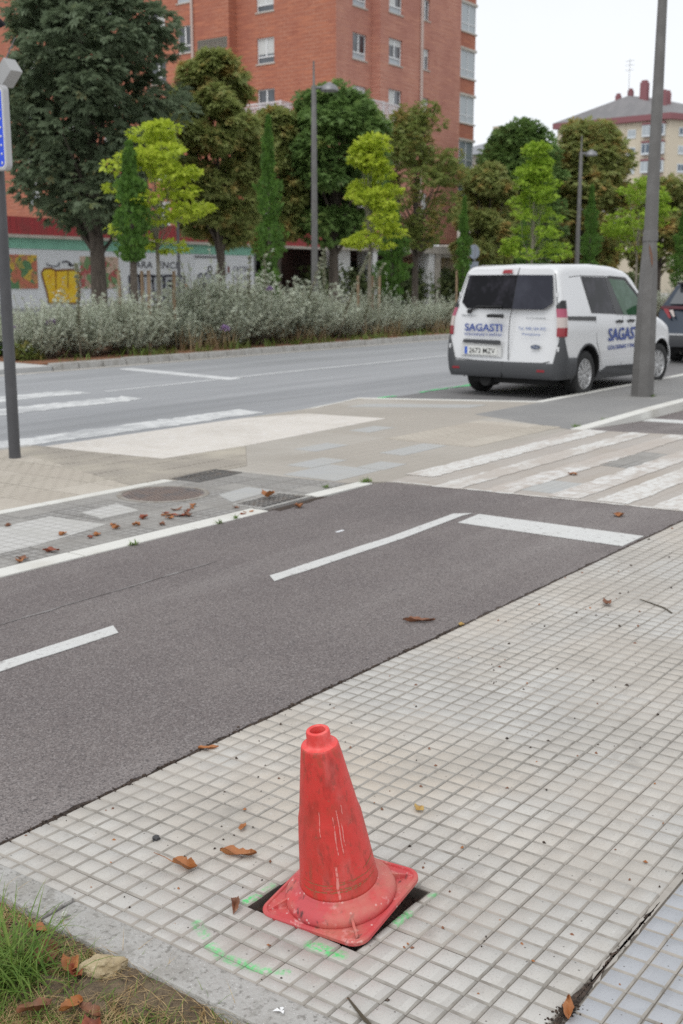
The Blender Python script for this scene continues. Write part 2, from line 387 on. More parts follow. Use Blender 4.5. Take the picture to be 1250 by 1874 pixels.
HX0, HX1, HY0, HY1 = 1.922, 2.255, 1.362, 1.688      # the missing tile
def paving():
    rng = np.random.default_rng(3)
    P = .0647; V = []; F = []; MI = []
    xs = [1.8706 + P*k for k in range(-3, 118)]
    def rows(y0, n): return [y0 + P*k for k in range(n)]
    lat = [(rows(.8824, 24), 0.0), (rows(.861 - P*38, 38), .021)]
    tile_z = {}
    for ys, sh in lat:
        for j, y in enumerate(ys):
            for i, x in enumerate(xs):
                x0, x1, y0, y1 = x + sh, x + sh + P, y, y + P
                x0 = max(x0, 1.703)
                if x1 - x0 < .025: continue
                cx, cy = (x0+x1)/2, (y0+y1)/2
                e = rng.uniform(-.005, .005)
                if x1 > HX0 and x0 < HX1 and y1 > HY0 and y0 < HY1:       # trim against the hole
                    ov = (min(x1,HX1)-max(x0,HX0))*(min(y1,HY1)-max(y0,HY0))/(P*P)
                    if ov < .22: pass
                    elif cy < HY0 + .012: y1 = HY0 + e
                    elif cy > HY1 - .005: y0 = HY1 + e
                    elif cx < HX0 + .01: x1 = HX0 + e
                    elif cx > HX1 - .01: x0 = HX1 + e
                    else: continue
                    if x1-x0 < .02 or y1-y0 < .014: continue
                key = (sh, (i-2)//4, j//4)
                if key not in tile_z: tile_z[key] = (rng.normal(0, .0009), rng.normal(0, .006), rng.normal(0, .006), x0+.13, y0+.13)
                tz, ax, ay, tx, ty = tile_z[key]
                t = .0050 + rng.uniform(-.0006,.0006); bx0 = .0019 if (i-2) % 4 == 0 and (j//4) % 3 else .0007; by0 = .0016 if j % 4 == 0 and (i//4) % 3 else .0007; b = .0007
                o = len(V)
                zz = lambda X, Y: tz + ax*(X-tx)*.5 + ay*(Y-ty)*.5
                for X, Y in ((x0+bx0,y0+by0),(x1-b,y0+by0),(x1-b,y1-b),(x0+bx0,y1-b)): V.append((X, Y, -.0052))
                for X, Y in ((x0+t,y0+t),(x1-t,y0+t),(x1-t,y1-t),(x0+t,y1-t)):
                    V.append((X + rng.normal(0,.0006), Y + rng.normal(0,.0006), zz(X, Y)))
                F += [(o+4,o+5,o+6,o+7)] + [(o+k, o+(k+1)%4, o+4+(k+1)%4, o+4+k) for k in range(4)]
                bl = sh > 0 and x0 < 2.62 and y0 > -1.2
                MI += [1 if bl else 0] + [2]*4
    o = npmesh('paving', V, F, [m_pave, m_blue, m_groove], MI)
    tag(o, kind='structure')
    g = MB()
    for x0, x1, y0, y1 in ((1.70, HX0, -6, 2.437), (HX1, 60, -6, 2.437), (HX0, HX1, -6, HY0), (HX0, HX1, HY1, 2.437)):
        g.box(x0, x1, y0, y1, -.34, -.0049)
    struct('paving_bed', g, m_dirtgrey)
    far = MB().box(xs[-1]+P+.02, 60, -6, 2.437, -.0055, .0)
    far.box(1.70, xs[-1]+P+.02, -6, .861 - P*38, -.0055, 0)
    struct('paving_beyond', far, mat('paving_far', (.50,.475,.44), .7, [('grid', (P, P, .009, 0), (.40,.38,.35), 0, 1), ('tile', .2588, (.56,.54,.50), .3, 1, None, .6)]))
paving()

# pit under the missing tile: rough soil bottom
def pit():
    rng = random.Random(5); n = 16; V = []; F = []
    for j in range(n+1):
        for i in range(n+1):
            edge = i in (0, n) or j in (0, n)
            x = HX0 - .004 + (HX1-HX0+.008)*i/n; y = HY0 - .004 + (HY1-HY0+.008)*j/n
            V.append((x, y, -.055 - .035*math.sin(math.pi*i/n)*math.sin(math.pi*j/n) + rng.uniform(-.009, .009) + (.03 if edge else 0)))
    for j in range(n):
        for i in range(n): F.append((j*(n+1)+i, j*(n+1)+i+1, (j+1)*(n+1)+i+1, (j+1)*(n+1)+i))
    tag(npmesh('soil_pit', V, F, mat('pit_soil', (.075,.047,.036), .95, [('noise', 40, (.13,.085,.06), .48, .7), ('noise', 90, (.035,.024,.02), .5, .7)], bump=(70, 1, .02)), smooth=True), kind='structure')
pit()

def jag(x0, y0, x1, y1, n, a, seed):
    r = random.Random(seed); d = Vector((x1-x0, y1-y0)); nn = Vector((-d.y, d.x)).normalized(); out = []
    for i in range(n+1):
        p = Vector((x0, y0)) + d*i/n + nn*r.gauss(0, a); out.append((p.x, p.y))
    return out

# dark dirt joint between asphalt and paving, asphalt bike lane
struct('joint_filler', MB().prism(jag(2.12,.863,2.5,.864,20,.002,64)+[(9.3,.862),(9.3,.881)]+jag(2.5,.880,2.16,.880,20,.002,65), -.0049, -.002), m_groove)
struct('lane_joint', MB().prism(jag(-8,2.427,7.38,2.427,300,.004,1) + jag(7.38,2.46,-8,2.46,100,.003,2), -.3, -.0025), m_dirt_shade)
lane = jag(-8,2.449,1.5,2.446,120,.003,3) + jag(1.5,2.446,7.41,2.448,160,.0045,4) + [(7.415,2.53),(7.35,3.73),(7.26,4.36),(7.23,4.79),(7.1,4.83)] + [(6.4,4.80),(5.8,4.80),(-8,4.80)]
struct('bike_lane', MB().prism(lane, -.3, .0005), m_asph)

# lane markings (thin paint sheets)
mk = MB()
def quad(mb, p, z, th=.003): mb.prism(p, z-th, z)
def dashq(x0, x1, y, w, bend=0): return [(x0+.02,y+w/2),(x1+.03,y+w/2+bend),(x1,y-w/2+bend),(x0-.04,y-w/2)]
quad(mk, jag(.9,3.595,3.30,3.595,20,.002,11)+jag(3.36,3.69,.95,3.69,20,.002,12), .005)
quad(mk, jag(4.385,3.60,5.6,3.61,10,.002,13)+[(6.43,3.665),(6.53,3.65),(6.44,3.745)]+jag(5.6,3.70,4.46,3.69,10,.002,14), .005)
quad(mk, [(6.53,3.60),(6.21,3.575),(6.19,2.462),(6.52,2.462)], .005)
quad(mk, jag(-3,3.595,-1,3.595,8,.002,15)+jag(-.9,3.69,-3,3.69,8,.002,16), .005)
struct('lane_marking', mk, m_white)
# hairline older paint trace along the lane
struct('faint_lane_line', MB().prism(jag(2.0,4.10,4.55,4.13,30,.003,17)+jag(4.55,4.139,2.0,4.108,30,.003,18), .002, .0035),
       mat('old_paint_trace', (.24,.225,.22), .8, [('noise', 12, (.15,.13,.125), .45, .6)]))

# white kerb stones between lane and gutter (flush)
def kerbrow(x0, x1, y0, y1, step, z, seed, m, name, z0=-.3, bev=.004):
    r = random.Random(seed); mb = MB(); x = x0
    while x < x1 - .05:
        e = min(x + step, x1)
        mb.box(x+.008, e-.008, y0 + r.uniform(-.004,.004), y1 + r.uniform(-.003,.003), z0, z + r.uniform(-.003,.003)); x = e
    return struct(name, mb, m, bevel=bev)
kerbrow(-4.05, 5.80, 4.803, 4.95, .915, .006, 21, m_kerbw, 'white_kerb')
kerbrow(6.42, 7.12, 4.85, 4.99, .7, .004, 22, m_kerbw, 'white_kerb')
struct('gutter_strip', MB().prism([(-6,4.95),(5.80,4.95),(6.42,4.99),(7.0,5.02),(6.92,6.17),(-6,6.17)], -.3, 0), m_gut)
kerbrow(-4.1, 6.30, 6.17, 6.268, 1.02, .005, 23, m_kerbw, 'white_edging')
struct('tan_pavement', MB().prism([(-8,6.268),(5.94,6.268),(6.62,8.5),(6.64,8.62),(-8,8.62)], -.3, .001), m_tan)
struct('tactile_paving', MB().prism([(5.945,6.268),(7.2,6.2),(8.11,6.99),(7.07,7.05),(6.97,8.1),(6.97,8.62),(6.645,8.62)], -.3, .0015), m_tact)
struct('ramp_paving', MB().prism([(6.975,8.1),(7.075,7.055),(8.11,6.995),(10.75,7.16),(10.62,8.19),(9.74,8.50),(6.975,8.50)], -.3, .002), m_wpatch)
gen = [(6.925,6.17),(7.005,5.02),(7.12,4.99),(7.235,4.80),(11.06,5.05),(11.7,6.55),(13.45,6.52),(12.45,8.72),(11.3,8.52),(9.75,8.505),(10.63,8.195),(10.76,7.155),(8.11,6.985),(7.205,6.195)]
struct('pavement', MB().prism(gen, -.3, 0), m_gen)
struct('pavement_base', MB().prism([(5.0,5.0),(12.5,5.06),(12.3,8.4),(5.0,8.4)], -.3, -.003), m_gen)
struct('crossing_platform', MB().prism([(7.235,4.80),(7.265,4.36),(7.355,3.73),(7.42,2.437),(11.45,2.437),(11.33,3.9),(11.06,5.05)], -.3, .0005), m_plat)
struct('drain_mouth_shade', MB().prism([(5.86,4.815),(6.42,4.845)]+jag(6.45,4.80,5.84,4.735,10,.006,91), -.2, .0025), m_dirt_shade)  # dark slab painted for the shade of the opening under the grating lip
# repair patches in other stone
pt = MB()
for x0, x1, y0, y1 in ((7.02,7.66,5.14,5.66),(7.68,8.06,5.14,5.40),(7.42,7.94,5.68,5.94),(8.2,8.72,6.22,6.48),(8.46,9.24,5.44,5.70),(9.6,10.1,6.6,6.86)):
    quad(pt, [(x0,y0),(x1,y0+.01),(x1,y1+.01),(x0,y1)], .003)
quad(pt, [(11.5,8.25),(11.95,8.25),(12.75,6.95),(12.3,6.95)], .003)
quad(pt, [(6.05,5.48),(6.42,5.52),(6.43,5.26),(5.90,5.22)], .003); quad(pt, [(7.52,4.00),(8.04,4.02),(8.04,3.50),(7.52,3.48)], .0026)
struct('stone_patch', pt, m_bpatch)
p2 = MB()
quad(p2, [(4.30,5.83),(4.81,5.85),(4.86,5.36),(4.22,5.25),(3.4,5.25),(3.4,5.83)], .003); quad(p2, [(5.02,5.79),(5.38,5.82),(5.30,5.52),(4.97,5.52)], .003)
struct('pale_tile_patch', p2, m_lpatch)
p3 = MB(); quad(p3, [(9.3,6.2),(11.2,6.2),(11.2,5.2),(9.3,5.2)], .003)
struct('pavement_patch', p3, m_tan)
p4 = MB(); quad(p4, [(8.96,3.79),(8.93,3.38),(9.9,3.38),(9.93,3.80)], .0028); 
struct('dark_patch', p4, m_gut)
# zebra on the platform
zb = MB(); zb2 = MB()
for y0, y1, xa, xb in ((4.62,4.87,7.62,11.12),(4.19,4.41,7.27,11.18),(3.79,4.02,7.36,11.25),(3.29,3.53,7.42,11.33),(2.93,3.17,7.45,11.38),(2.50,2.76,7.46,11.42)):
    quad(zb2 if 3.2 < y0 < 3.9 else zb, jag(xa,y0,xb,y0+.02,40,.008,int(y0*50))+jag(xb+.02,y1,xa-.02,y1,40,.008,int(y1*60)), .0052, .002)
quad(zb, jag(7.24,4.75,7.42,2.47,30,.006,71)+jag(7.455,2.47,7.275,4.75,30,.006,72), .0049, .002)
struct('crossing_stripes', zb, m_worn)
struct('faded_stripes', zb2, mat('very_worn_paint', (.66,.65,.63), .7, [('noise', 1.1, (.43,.38,.335), .42, .56, (.5,1.2,1), .9), ('noise', 9, (.43,.375,.33), .48, .60, None, .8), ('grid', (.13,.13,.006,0), (.40,.36,.32), 0, 1, None, .8)]))

# grey asphalt pavement with lamp post, kerbs, parking bay, second stretch of bike lane
struct('asphalt_pavement', MB().prism([(11.70,6.55),(11.07,5.055),(60,5.055),(60,6.99),(13.5,6.545)], -.3, .001), m_dpave)
kb = MB(); x = 13.45; r = random.Random(4)
while x < 60:
    y = 6.52 + (x-13.45)*.0104
    kb.prism([(x+.005,y+.005),(x+.995,y+.0155),(x+.995,y+.135),(x+.005,y+.125)], -.3, .006+r.uniform(-.003,.003)); x += 1
kb.prism([(13.44,6.55),(13.56,6.57),(12.53,8.80),(12.43,8.74)], -.3, .004)
kb.prism([(12.43,8.74),(12.53,8.80),(12.50,9.0,-.05),(11.3,8.80,-.05),(11.3,8.52),(12.40,8.72)], -.3, .003)
x = 6.99
while x < 11.2:
    kb.prism([(x+.004,8.50),(min(x+1,11.29)-.004,8.50),(min(x+1,11.29)-.004,8.76,-.05),(x+.004,8.68+.02,-.05)], -.3, .002); x += 1.0
struct('road_kerb', kb, m_kerbw, bevel=.003)
kerbrow(-8.0, 6.98, 8.625, 8.74, 1.0, .0, 25, m_kerbg, 'grey_road_kerb')
lk = MB(); x = 11.09; r = random.Random(6)
while x < 60:
    za, zb_ = (.004 + .05*min(1, max(0,(x-11.1)/2.5)) for _ in (0,1))
    zc = .004 + .05*min(1, (x+1-11.1)/2.5)
    lk.prism([(x+.004,4.90,za),(x+.996,4.90,zc),(x+.996,5.05,zc),(x+.004,5.05,za)], -.3, 0); x += 1
struct('lane_kerb', lk, m_kerbw, bevel=.004)
struct('bike_lane_beyond', MB().prism([(11.45,2.43,0),(11.33,3.9,0),(11.07,4.9,0),(12.7,4.9,-.06),(12.9,2.43,-.06)], -.3, 0).prism([(12.7,4.9,-.06),(60,4.9,-.06),(60,2.43,-.06),(12.9,2.43,-.06)], -.3, -.06), m_asph)
struct('stop_line_beyond', MB().prism([(12.70,4.88),(12.98,4.88),(13.1,3.7),(12.82,3.7)], -.06, -.054), m_white)

struct('road', MB().prism([(-120,8.0),(6,8.0),(12,8.0),(14,6.4),(300,9.5),(300,30),(-120,30)], -.3, -.06), m_road)
struct('parking_bay', MB().prism([(12.62,8.80),(13.62,6.62),(60,7.1),(60,8.80)], -.2, -.056), m_bay)
rm = MB()
def zq(y0, y1, x0, x1, s):
    quad(rm, jag(x0,y0,x1-.1,y0,60,.03,s)+jag(x1,y1,x0,y1,60,.03,s+1), -.055, .003)
zq(16.28,16.5,4,13.4,31); zq(12.72,13.3,4,11.4,33); zq(11.42,11.98,4,11.25,35); zq(9.0,9.48,4,10.9,37)
struct('zebra_crossing', rm, mat('road_zebra_paint', (.62,.625,.62), .65, [('noise', 2.2, (.40,.405,.41), .48, .60, (.5,1,1), .85), ('noise', 10, (.36,.365,.37), .52, .62, None, .75)]))
rm = MB()
quad(rm, [(14.84,15.9),(15.2,15.9),(14.58,12.6),(14.2,12.6)], -.055)
quad(rm, [(11.6,12.66),(16,12.86),(22,12.96),(60,13.9),(60,14.02),(22,13.06),(16,12.96),(11.6,12.74)], -.0545)
struct('road_line', rm, mat('road_line_paint', (.60,.605,.605), .7, [('noise', 4, (.46,.465,.47), .5, .68), ('noise', 60, (.40,.40,.41), .56, .68, None, .6)]))
gl = MB(); quad(gl, jag(13.15,8.90,13.5,8.86,5,.02,51)+jag(13.5,8.80,13.15,8.84,5,.02,52), -.052); quad(gl, jag(14.2,8.92,18.5,8.90,30,.02,53)+jag(18.5,8.83,14.2,8.85,30,.02,54), -.052)
quad(gl, jag(24.8,9.3,28.5,9.3,20,.03,55)+jag(28.5,9.15,24.8,9.15,20,.03,56), -.052)
struct('green_marking', gl, m_greenline)

# planted median between the carriageways
def my(x): return 16.5 + .035*(min(x, 40) - 13.7)
mk2 = MB(); x = 13.9; r = random.Random(8)
while x < 110:
    st = .62; y = my(x); y2 = my(x+st); z = .075 + r.uniform(-.008,.008); dy = r.uniform(-.008,.008)
    for (xa, ya), (xb, yb) in (((x+.012,y+dy),(x+st-.012,y2+dy)),):
        mk2.add([(xa,ya,-.3),(xb,yb,-.3),(xb,yb+.24,-.3),(xa,ya+.24,-.3),(xa,ya+.07,z),(xb,yb+.07,z),(xb,yb+.24,z),(xa,ya+.24,z)],
                [(0,3,2,1),(4,5,6,7),(0,1,5,4),(1,2,6,5),(2,3,7,6),(3,0,4,7)])
    x += st
struct('median_kerb', mk2, m_kerbg, bevel=.012)
struct('median_gutter', MB().prism([(12,16.44),(13.7,16.5),(40,17.42),(110,17.42),(110,17.24),(40,17.24),(13.7,16.33),(12,16.28)], -.2, -.053), mat('gutter_band', (.43,.40,.36), .8, [('noise', 2, (.34,.32,.29), .45, .7)]))
struct('median_soil', MB().prism([(13.95,16.95),(15.2,16.82),(40,17.6),(110,17.6),(110,22),(14.4,21.0)], -.3, .055), m_mulch)
struct('refuge_pavement', MB().prism([(2,16.6),(13.88,16.6),(13.95,16.95),(14.4,21.0),(2,21)], -.3, .03), mat('refuge_paver', (.52,.52,.51), .8, [('grid', (.2,.2,.008,0), (.40,.40,.39), 0, 1), ('noise', 1, (.45,.44,.43), .45, .7)]))
struct('far_pavement', MB().prism([(-60,27),(200,27),(200,70),(-60,70)], -.3, .03), mat('far_paver', (.33,.32,.30), .85, [('noise', .7, (.26,.25,.235), .45, .7)]))

# planting bed at the near corner with its concrete edging
struct('edging_kerb', MB().box(1.598,1.70,2.047,2.437,-.3,.010).box(1.592,1.699,1.05,2.041,-.3,.004).box(1.594,1.70,.05,1.044,-.3,.008).box(1.598,1.70,-.95,.044,-.3,.006).box(1.596,1.70,-6,-.956,-.3,.006), m_kerbg, bevel=.006)
def bed():
    rng = np.random.default_rng(12); nx, ny = 90, 100
    xs = np.linspace(-1.5, 1.6, nx); ys = np.linspace(-2.0, 2.44, ny)
    X, Y = np.meshgrid(xs, ys); Z = -.035 + .012*np.sin(X*9+1)*np.cos(Y*7) + .01*np.sin(X*23+Y*17) + rng.normal(0,.006,X.shape) + .024*np.clip((X-1.5)/.1, 0, 1); Z = np.minimum(Z, -.004 + .006*np.sin(Y*31)*np.cos(Y*13))
    V = np.stack([X,Y,Z],-1).reshape(-1,3); F = []
    for j in range(ny-1):
        for i in range(nx-1): F.append((j*nx+i, j*nx+i+1, (j+1)*nx+i+1, (j+1)*nx+i))
    tag(npmesh('soil', V, F, m_earth, smooth=True), kind='structure')
    struct('soil_beyond', MB().prism([(-40,-40),(1.6,-40),(1.6,-2.0),(-1.5,-2.0),(-1.5,2.43),(-40,2.43)], -.34, -.05), m_earth)
bed()
struct('tile_dirt', MB().prism(jag(1.90,.866,2.06,.868,20,.006,61)+jag(2.3,.870,2.55,.869,20,.002,62)+jag(2.55,.872,2.15,.877,20,.003,62)+jag(2.05,.886,1.90,.880,14,.006,63), -.0049, -.0018), m_dirt_shade)

# ------------------------------------------------------------------ traffic cone, tipped into the hole
m_cbody = mat('cone_red_plastic', srgb(206, 56, 50), .5,
    [('noise', 5, srgb(226,84,80), .45, .75, (1,1,.5), .7), ('noise', 26, srgb(150,48,40), .52, .68, (1,1,.35), .75), ('noise', 9, srgb(205,104,98), .54, .70, (1.6,1.6,.5), .7),
     ('noise', 34, srgb(128,84,58), .56, .70, (1,1,.22), .55), ('noise', 75, srgb(120,66,52), .56, .66, (1,1,.5), .45), ('noise', 4, srgb(176,62,50), .5, .66, None, .8), ('noise', 11, srgb(235,150,140), .66, .74, (3.5,3.5,.12), .8), ('noise', 160, srgb(165,95,75), .6, .7, None, .7)], bump=(40, .12, .004))
m_cbase = mat('cone_faded_plastic', srgb(188, 76, 80), .62,
    [('noise', 9, srgb(203,64,64), .48, .68, None, .8), ('noise', 30, srgb(222,160,158), .58, .70, None, .8), ('vor', 42, srgb(226,205,200), .15, .07, None, .6), ('noise', 24, srgb(228,205,200), .66, .70, None, .8),
     ('noise', 15, srgb(70,44,44), .61, .68, (1,2,1), .9), ('noise', 6, srgb(190,120,105), .5, .66, None, .7), ('noise', 55, srgb(150,92,66), .60, .72, None, .6)], bump=(60, .2, .004))
m_cscuff = mat('cone_scuff', srgb(150,105,72), .8, [('noise', 120, srgb(196,60,50), .48, .6)])
m_cdrip = mat('dried_drip', srgb(224,140,132), .7, [('noise', 90, srgb(205,75,70), .5, .62)])
def cone():
    TH = R(9.7)
    t = thing('traffic_cone', (1.931, 1.497, -.006), 'scuffed red plastic traffic cone leaning in a hole in the tiled pavement', 'traffic cone')
    t.rotation_euler = (R(-2.0), -TH, R(3.0)); t.scale = (1, 1, .95)
    S = .1505; cx = S - .0
    # plate: rounded square with a lip
    def rsq(h, rad, n=8):
        out = []
        for qx, qy, a0 in ((1,1,0),(-1,1,90),(-1,-1,180),(1,-1,270)):
            for k in range(n+1):
                a = R(a0 + 90*k/n); out.append((cx + qx*(h-rad) + rad*math.cos(a), qy*(h-rad) + rad*math.sin(a)))
        return out
    mb = MB(); rings = []
    prof = [(S-.004, .0, .038), (S, .004, .040), (S, .013, .040), (S-.003, .0165, .038), (S-.009, .0165, .034), (S-.012, .0125, .033), (S-.06, .0125, .02)]
    for h, z, rad in prof: rings.append([(x, y, z) for x, y in rsq(h, rad)])
    N = len(rings[0]); vs = [p for r_ in rings for p in r_]; fs = []
    for i in range(len(rings)-1):
        for k in range(N): fs.append((i*N+k, i*N+(k+1)%N, (i+1)*N+(k+1)%N, (i+1)*N+k))
    fs.append(tuple(range(N-1,-1,-1))); fs.append(tuple(range((len(rings)-1)*N, len(rings)*N)))
    mb.add(vs, fs); mb.build('base_plate', m_cbase, t, smooth=True, world=False)
    # bulging skirt ring
    M = Matrix.Translation((cx, 0, 0))
    MB().lathe([(.1345,.010),(.1375,.016),(.1365,.026),(.131,.035),(.122,.042),(.112,.0455),(.105,.048),(.100,.053),(.0965,.060)], 64, M).build('skirt', m_cbase, t, smooth='all', world=False)
    # body: two tapers meeting at a soft shoulder line
    rng = random.Random(2)
    prof = [(.0975,.056),(.0955,.066),(.0935,.085),(.0905,.115),(.0870,.150),(.0830,.190),(.0790,.226),(.0765,.250),(.0735,.262),(.0705,.275),(.0655,.310),(.0600,.348),(.0545,.386),(.0495,.420),(.0462,.440),(.0450,.447),(.0430,.4515)]
    b = MB().lathe(prof, 72, M); b.build('cone_body', m_cbody, t, smooth='all', world=False)
    MB().lathe([(.0435,.4512),(.0335,.4535),(.0305,.457),(.0290,.463),(.0285,.484),(.0270,.4895),(.0240,.4915),(.0205,.4915),(.0185,.489),(.0180,.44),(.0180,.40)], 48, M).build('collar', mat('cone_collar_plastic', srgb(226,74,70), .45, [('noise', 14, srgb(236,120,114), .5, .7), ('noise', 60, srgb(170,80,60), .62, .72, None, .7)]), t, smooth=True, world=False)
    # four corner gussets
    for a in (45, 135, 225, 315):
        d = Vector((math.cos(R(a)), math.sin(R(a)), 0)); n = Vector((-d.y, d.x, 0)); c = Vector((cx, 0, 0))
        g = MB(); w_ = .0032
        p = [c + d*.116 + Vector((0,0,.040)), c + d*.180 + Vector((0,0,.0155)), c + d*.180 + Vector((0,0,.0105)), c + d*.116 + Vector((0,0,.0105))]
        g.extr([q - n*w_ for q in p], n*2*w_); g.build('gusset', m_cbase, t, world=False, bevel=.0012)
    # scuff bands low on the body and dried drips down its front
    def rad(z):
        for (r0, z0), (r1, z1) in zip(prof, prof[1:]):
            if z0 <= z <= z1: return r0 + (r1-r0)*(z-z0)/(z1-z0)
        return .05
    sc = MB()
    for z0, a0, a1, w_, sl in ((.082,150,262,.0028,.006),(.094,190,285,.002,-.004),(.101,150,250,.0022,.006),(.112,215,290,.0016,-.006),(.125,260,300,.002,.012)):
        n = 24; vs = []
        for i in range(n+1):
            a = R(a0+(a1-a0)*i/n); z = z0 + sl*i/n + rng.gauss(0,.0006); hw = w_*math.sin(math.pi*min(.97,max(.03,i/n)))**.4*rng.uniform(.5,1)
            for zz in (z-hw, z+hw):
                r_ = rad(zz)+.0005; vs.append((cx+r_*math.cos(a), r_*math.sin(a), zz))
        sc.add(vs, [(2*i,2*i+2,2*i+3,2*i+1) for i in range(n)])
    sc.build('scuff_mark', m_cscuff, t, world=False)
    dr = MB()
    for a, z0, z1, w_ in ((196,.30,.235,.0012),(222,.285,.185,.0016),(231,.30,.18,.0015),(236,.265,.205,.0014),(215,.155,.065,.0035),(243,.31,.285,.001)):
        n = 10; vs = []
        for i in range(n+1):
            z = z0+(z1-z0)*i/n; hw = w_*rng.uniform(.5,1.1)
            for s in (-1,1):
                r_ = rad(z)+.0006; aa = R(a + math.sin(i*.7)*.6) + s*hw/r_; vs.append((cx+r_*math.cos(aa), r_*math.sin(aa), z))
        dr.add(vs, [(2*i,2*i+2,2*i+3,2*i+1) for i in range(n)])
    dr.build('drip_stain', m_cdrip, t, world=False)
cone()

# ------------------------------------------------------------------ drain gratings, manhole, small street things
def grating(x0, x1, y0, y1, label, rot, loc, lip):
    t = thing('drain_grating', loc, label, 'drain', 'iron drain gratings in the gutter strip', rot)
    f = MB(); w_ = .03
    f.box(x0,x1,y0,y0+w_,-.03,.006).box(x0,x1,y1-w_,y1,-.03,.006).box(x0,x0+w_,y0+w_,y1-w_,-.03,.006).box(x1-w_,x1,y0+w_,y1-w_,-.03,.006)
    f.build('frame', m_kerbg if lip else m_iron, t, world=False, bevel=.002)
    g = MB(); nx, ny = 9, 6
    for i in range(nx):
        x = x0+w_+(x1-x0-2*w_)*(i+.15)/nx; g.box(x, x+.02, y0+w_, y1-w_, -.03, .003)
    for j in range(1, ny):
        y = y0+w_+(y1-y0-2*w_)*j/ny; g.box(x0+w_, x1-w_, y-.006, y+.006, -.032, .0015)
    g.build('bars', m_iron, t, world=False)
    MB().box(x0+.01, x1-.01, y0+.01, y1-.01, -.05, -.034).build('sump', m_dirt_shade, t, world=False)
    if lip: MB().box(x0,x1,y0-.045,y0-.002,-.06,.0).build('lip', m_iron, t, world=False, bevel=.004)
    return t
grating(-.29,.29,-.15,.15,'grey grating set in the white kerb beside the bike lane asphalt',R(2),(6.11,5.03,0),True)
grating(-.27,.27,-.14,.14,'grey grating at the end of the white edging, by the ribbed paving',R(3),(6.63,6.12,.001),False)
def manhole():
    t = thing('manhole_cover', (5.84, 5.83, .0), 'round rusty manhole cover in the grey gutter strip', 'manhole')
    M = Matrix.Identity(4)
    MB().lathe([(.335,-.03),(.335,.004),(.30,.005),(.30,-.03)], 40, None, close=True).build('ring', mat('ring_concrete', (.30,.28,.25), .85, [('noise', 10, (.2,.17,.14), .45, .65)]), t, world=False)
    c = MB().lathe([(.296,-.03),(.296,.001)], 40)
    for i in range(-6, 7):
        for j in range(-6, 7):
            x, y = i*.042 + (j % 2)*.021, j*.042
            if x*x + y*y < .27**2: c.box(x-.014, x+.014, y-.014, y+.014, .0009, .006)
    c.build('lid', mat('rusty_iron', (.21,.165,.145), .7, [('noise', 6, (.15,.14,.14), .45, .65), ('noise', 25, (.27,.19,.15), .55, .7)]), t, world=False)
manhole()

# ------------------------------------------------------------------ dry leaves and debris
m_leaf = [mat('dry_leaf_orange', (.36,.135,.04), .6, [('noise', 30, (.20,.07,.025), .45, .65), ('noise', 120, (.44,.22,.09), .55, .7)]),
          mat('dry_leaf_brown', (.21,.085,.042), .6, [('noise', 30, (.10,.045,.028), .45, .65), ('noise', 120, (.32,.15,.075), .55, .7)]),
          mat('dry_leaf_red', (.26,.06,.025), .55, [('noise', 30, (.12,.035,.02), .45, .65), ('noise', 120, (.40,.13,.045), .6, .75)]),
          mat('dry_leaf_yellow', (.46,.30,.09), .6, [('noise', 30, (.30,.16,.05), .45, .65)])]
def leafshape(L, W, curl, fold, twist, seed, stalk=0., n=12, m=6):
    rng = random.Random(seed); V = []; F = []; th = .0006
    wob = [rng.uniform(.8, 1.15) for _ in range(n+1)]
    for side in (0, 1):
        for i in range(n+1):
            s = i/n; w_ = W*math.sin(math.pi*s**.8)**.85*wob[i] + .0008
            a = (s-.5)*curl; rr = L/max(.05, abs(curl)) if curl else 0
            bx, bz = (rr*math.sin(a), rr*(1-math.cos(a))*(1 if curl > 0 else -1)) if curl else ((s-.5)*L, 0)
            tw = twist*(s-.5)
            for j in range(m+1):
                q = (j/m-.5); y = q*w_; z = abs(q)*w_*fold + .003*math.sin(9*s+5*q+seed)*W/.03 - side*th
                yy = y*math.cos(tw) - z*math.sin(tw); zz = y*math.sin(tw) + z*math.cos(tw)
                V.append((bx, yy, bz + zz))
    N = (n+1)*(m+1)
    for i in range(n):
        for j in range(m):
            a = i*(m+1)+j; F.append((a, a+1, a+m+2, a+m+1)); F.append((N+a+1, N+a, N+a+m+1, N+a+m+2))
    mb = MB(); mb.add(V, F)
    if stalk:
        e = Vector(V[(m//2)]); mb.tube([e, e + Vector((-stalk*.5,.1*stalk,.12*stalk)), e + Vector((-stalk,-.15*stalk,.02))], [.0012,.001,.0009], 5)
    zmin = min(v[2] for v in mb.v); mb.v = [(x,y,z-zmin) for x,y,z in mb.v]
    return mb
def leaf(name, x, y, L, W, curl, fold, rz, mi, seed, label, group=None, z=.001, tw=.4, stalk=0., tilt=0.):
    o = leafshape(L, W, curl, fold, tw, seed, stalk).build(name, m_leaf[mi], smooth=True)
    o.location = (x, y, z); o.rotation_euler = (tilt, 0, rz)
    return tag(o, label, 'leaf', group)
leaf('dry_leaf', 2.11, 1.868, .105, .036, 1.0, .9, R(-62), 0, 3, 'long curled orange brown leaf on the tiles left of the cone', tw=.8)
leaf('dry_leaf', 1.975, 1.935, .08, .036, 1.5, 1.2, R(-75), 0, 5, 'crumpled reddish brown leaf with a stalk, on the tiles farther left', stalk=.05, tw=1.2)
leaf('dry_leaf', 1.912, 1.706, .075, .022, -.9, 1.3, R(-145), 1, 7, 'narrow curled brown leaf on the tiles just left of the hole', tw=.9)
leaf('dry_leaf', 4.218, 2.62, .15, .035, .6, 1.0, R(-55), 1, 9, 'long brown leaf lying on the bike lane near the paving', tw=.6)
leaf('dry_leaf', 2.59, 2.415, .07, .022, .8, .7, R(-45), 0, 11, 'orange leaf wedged in the joint between asphalt and paving')
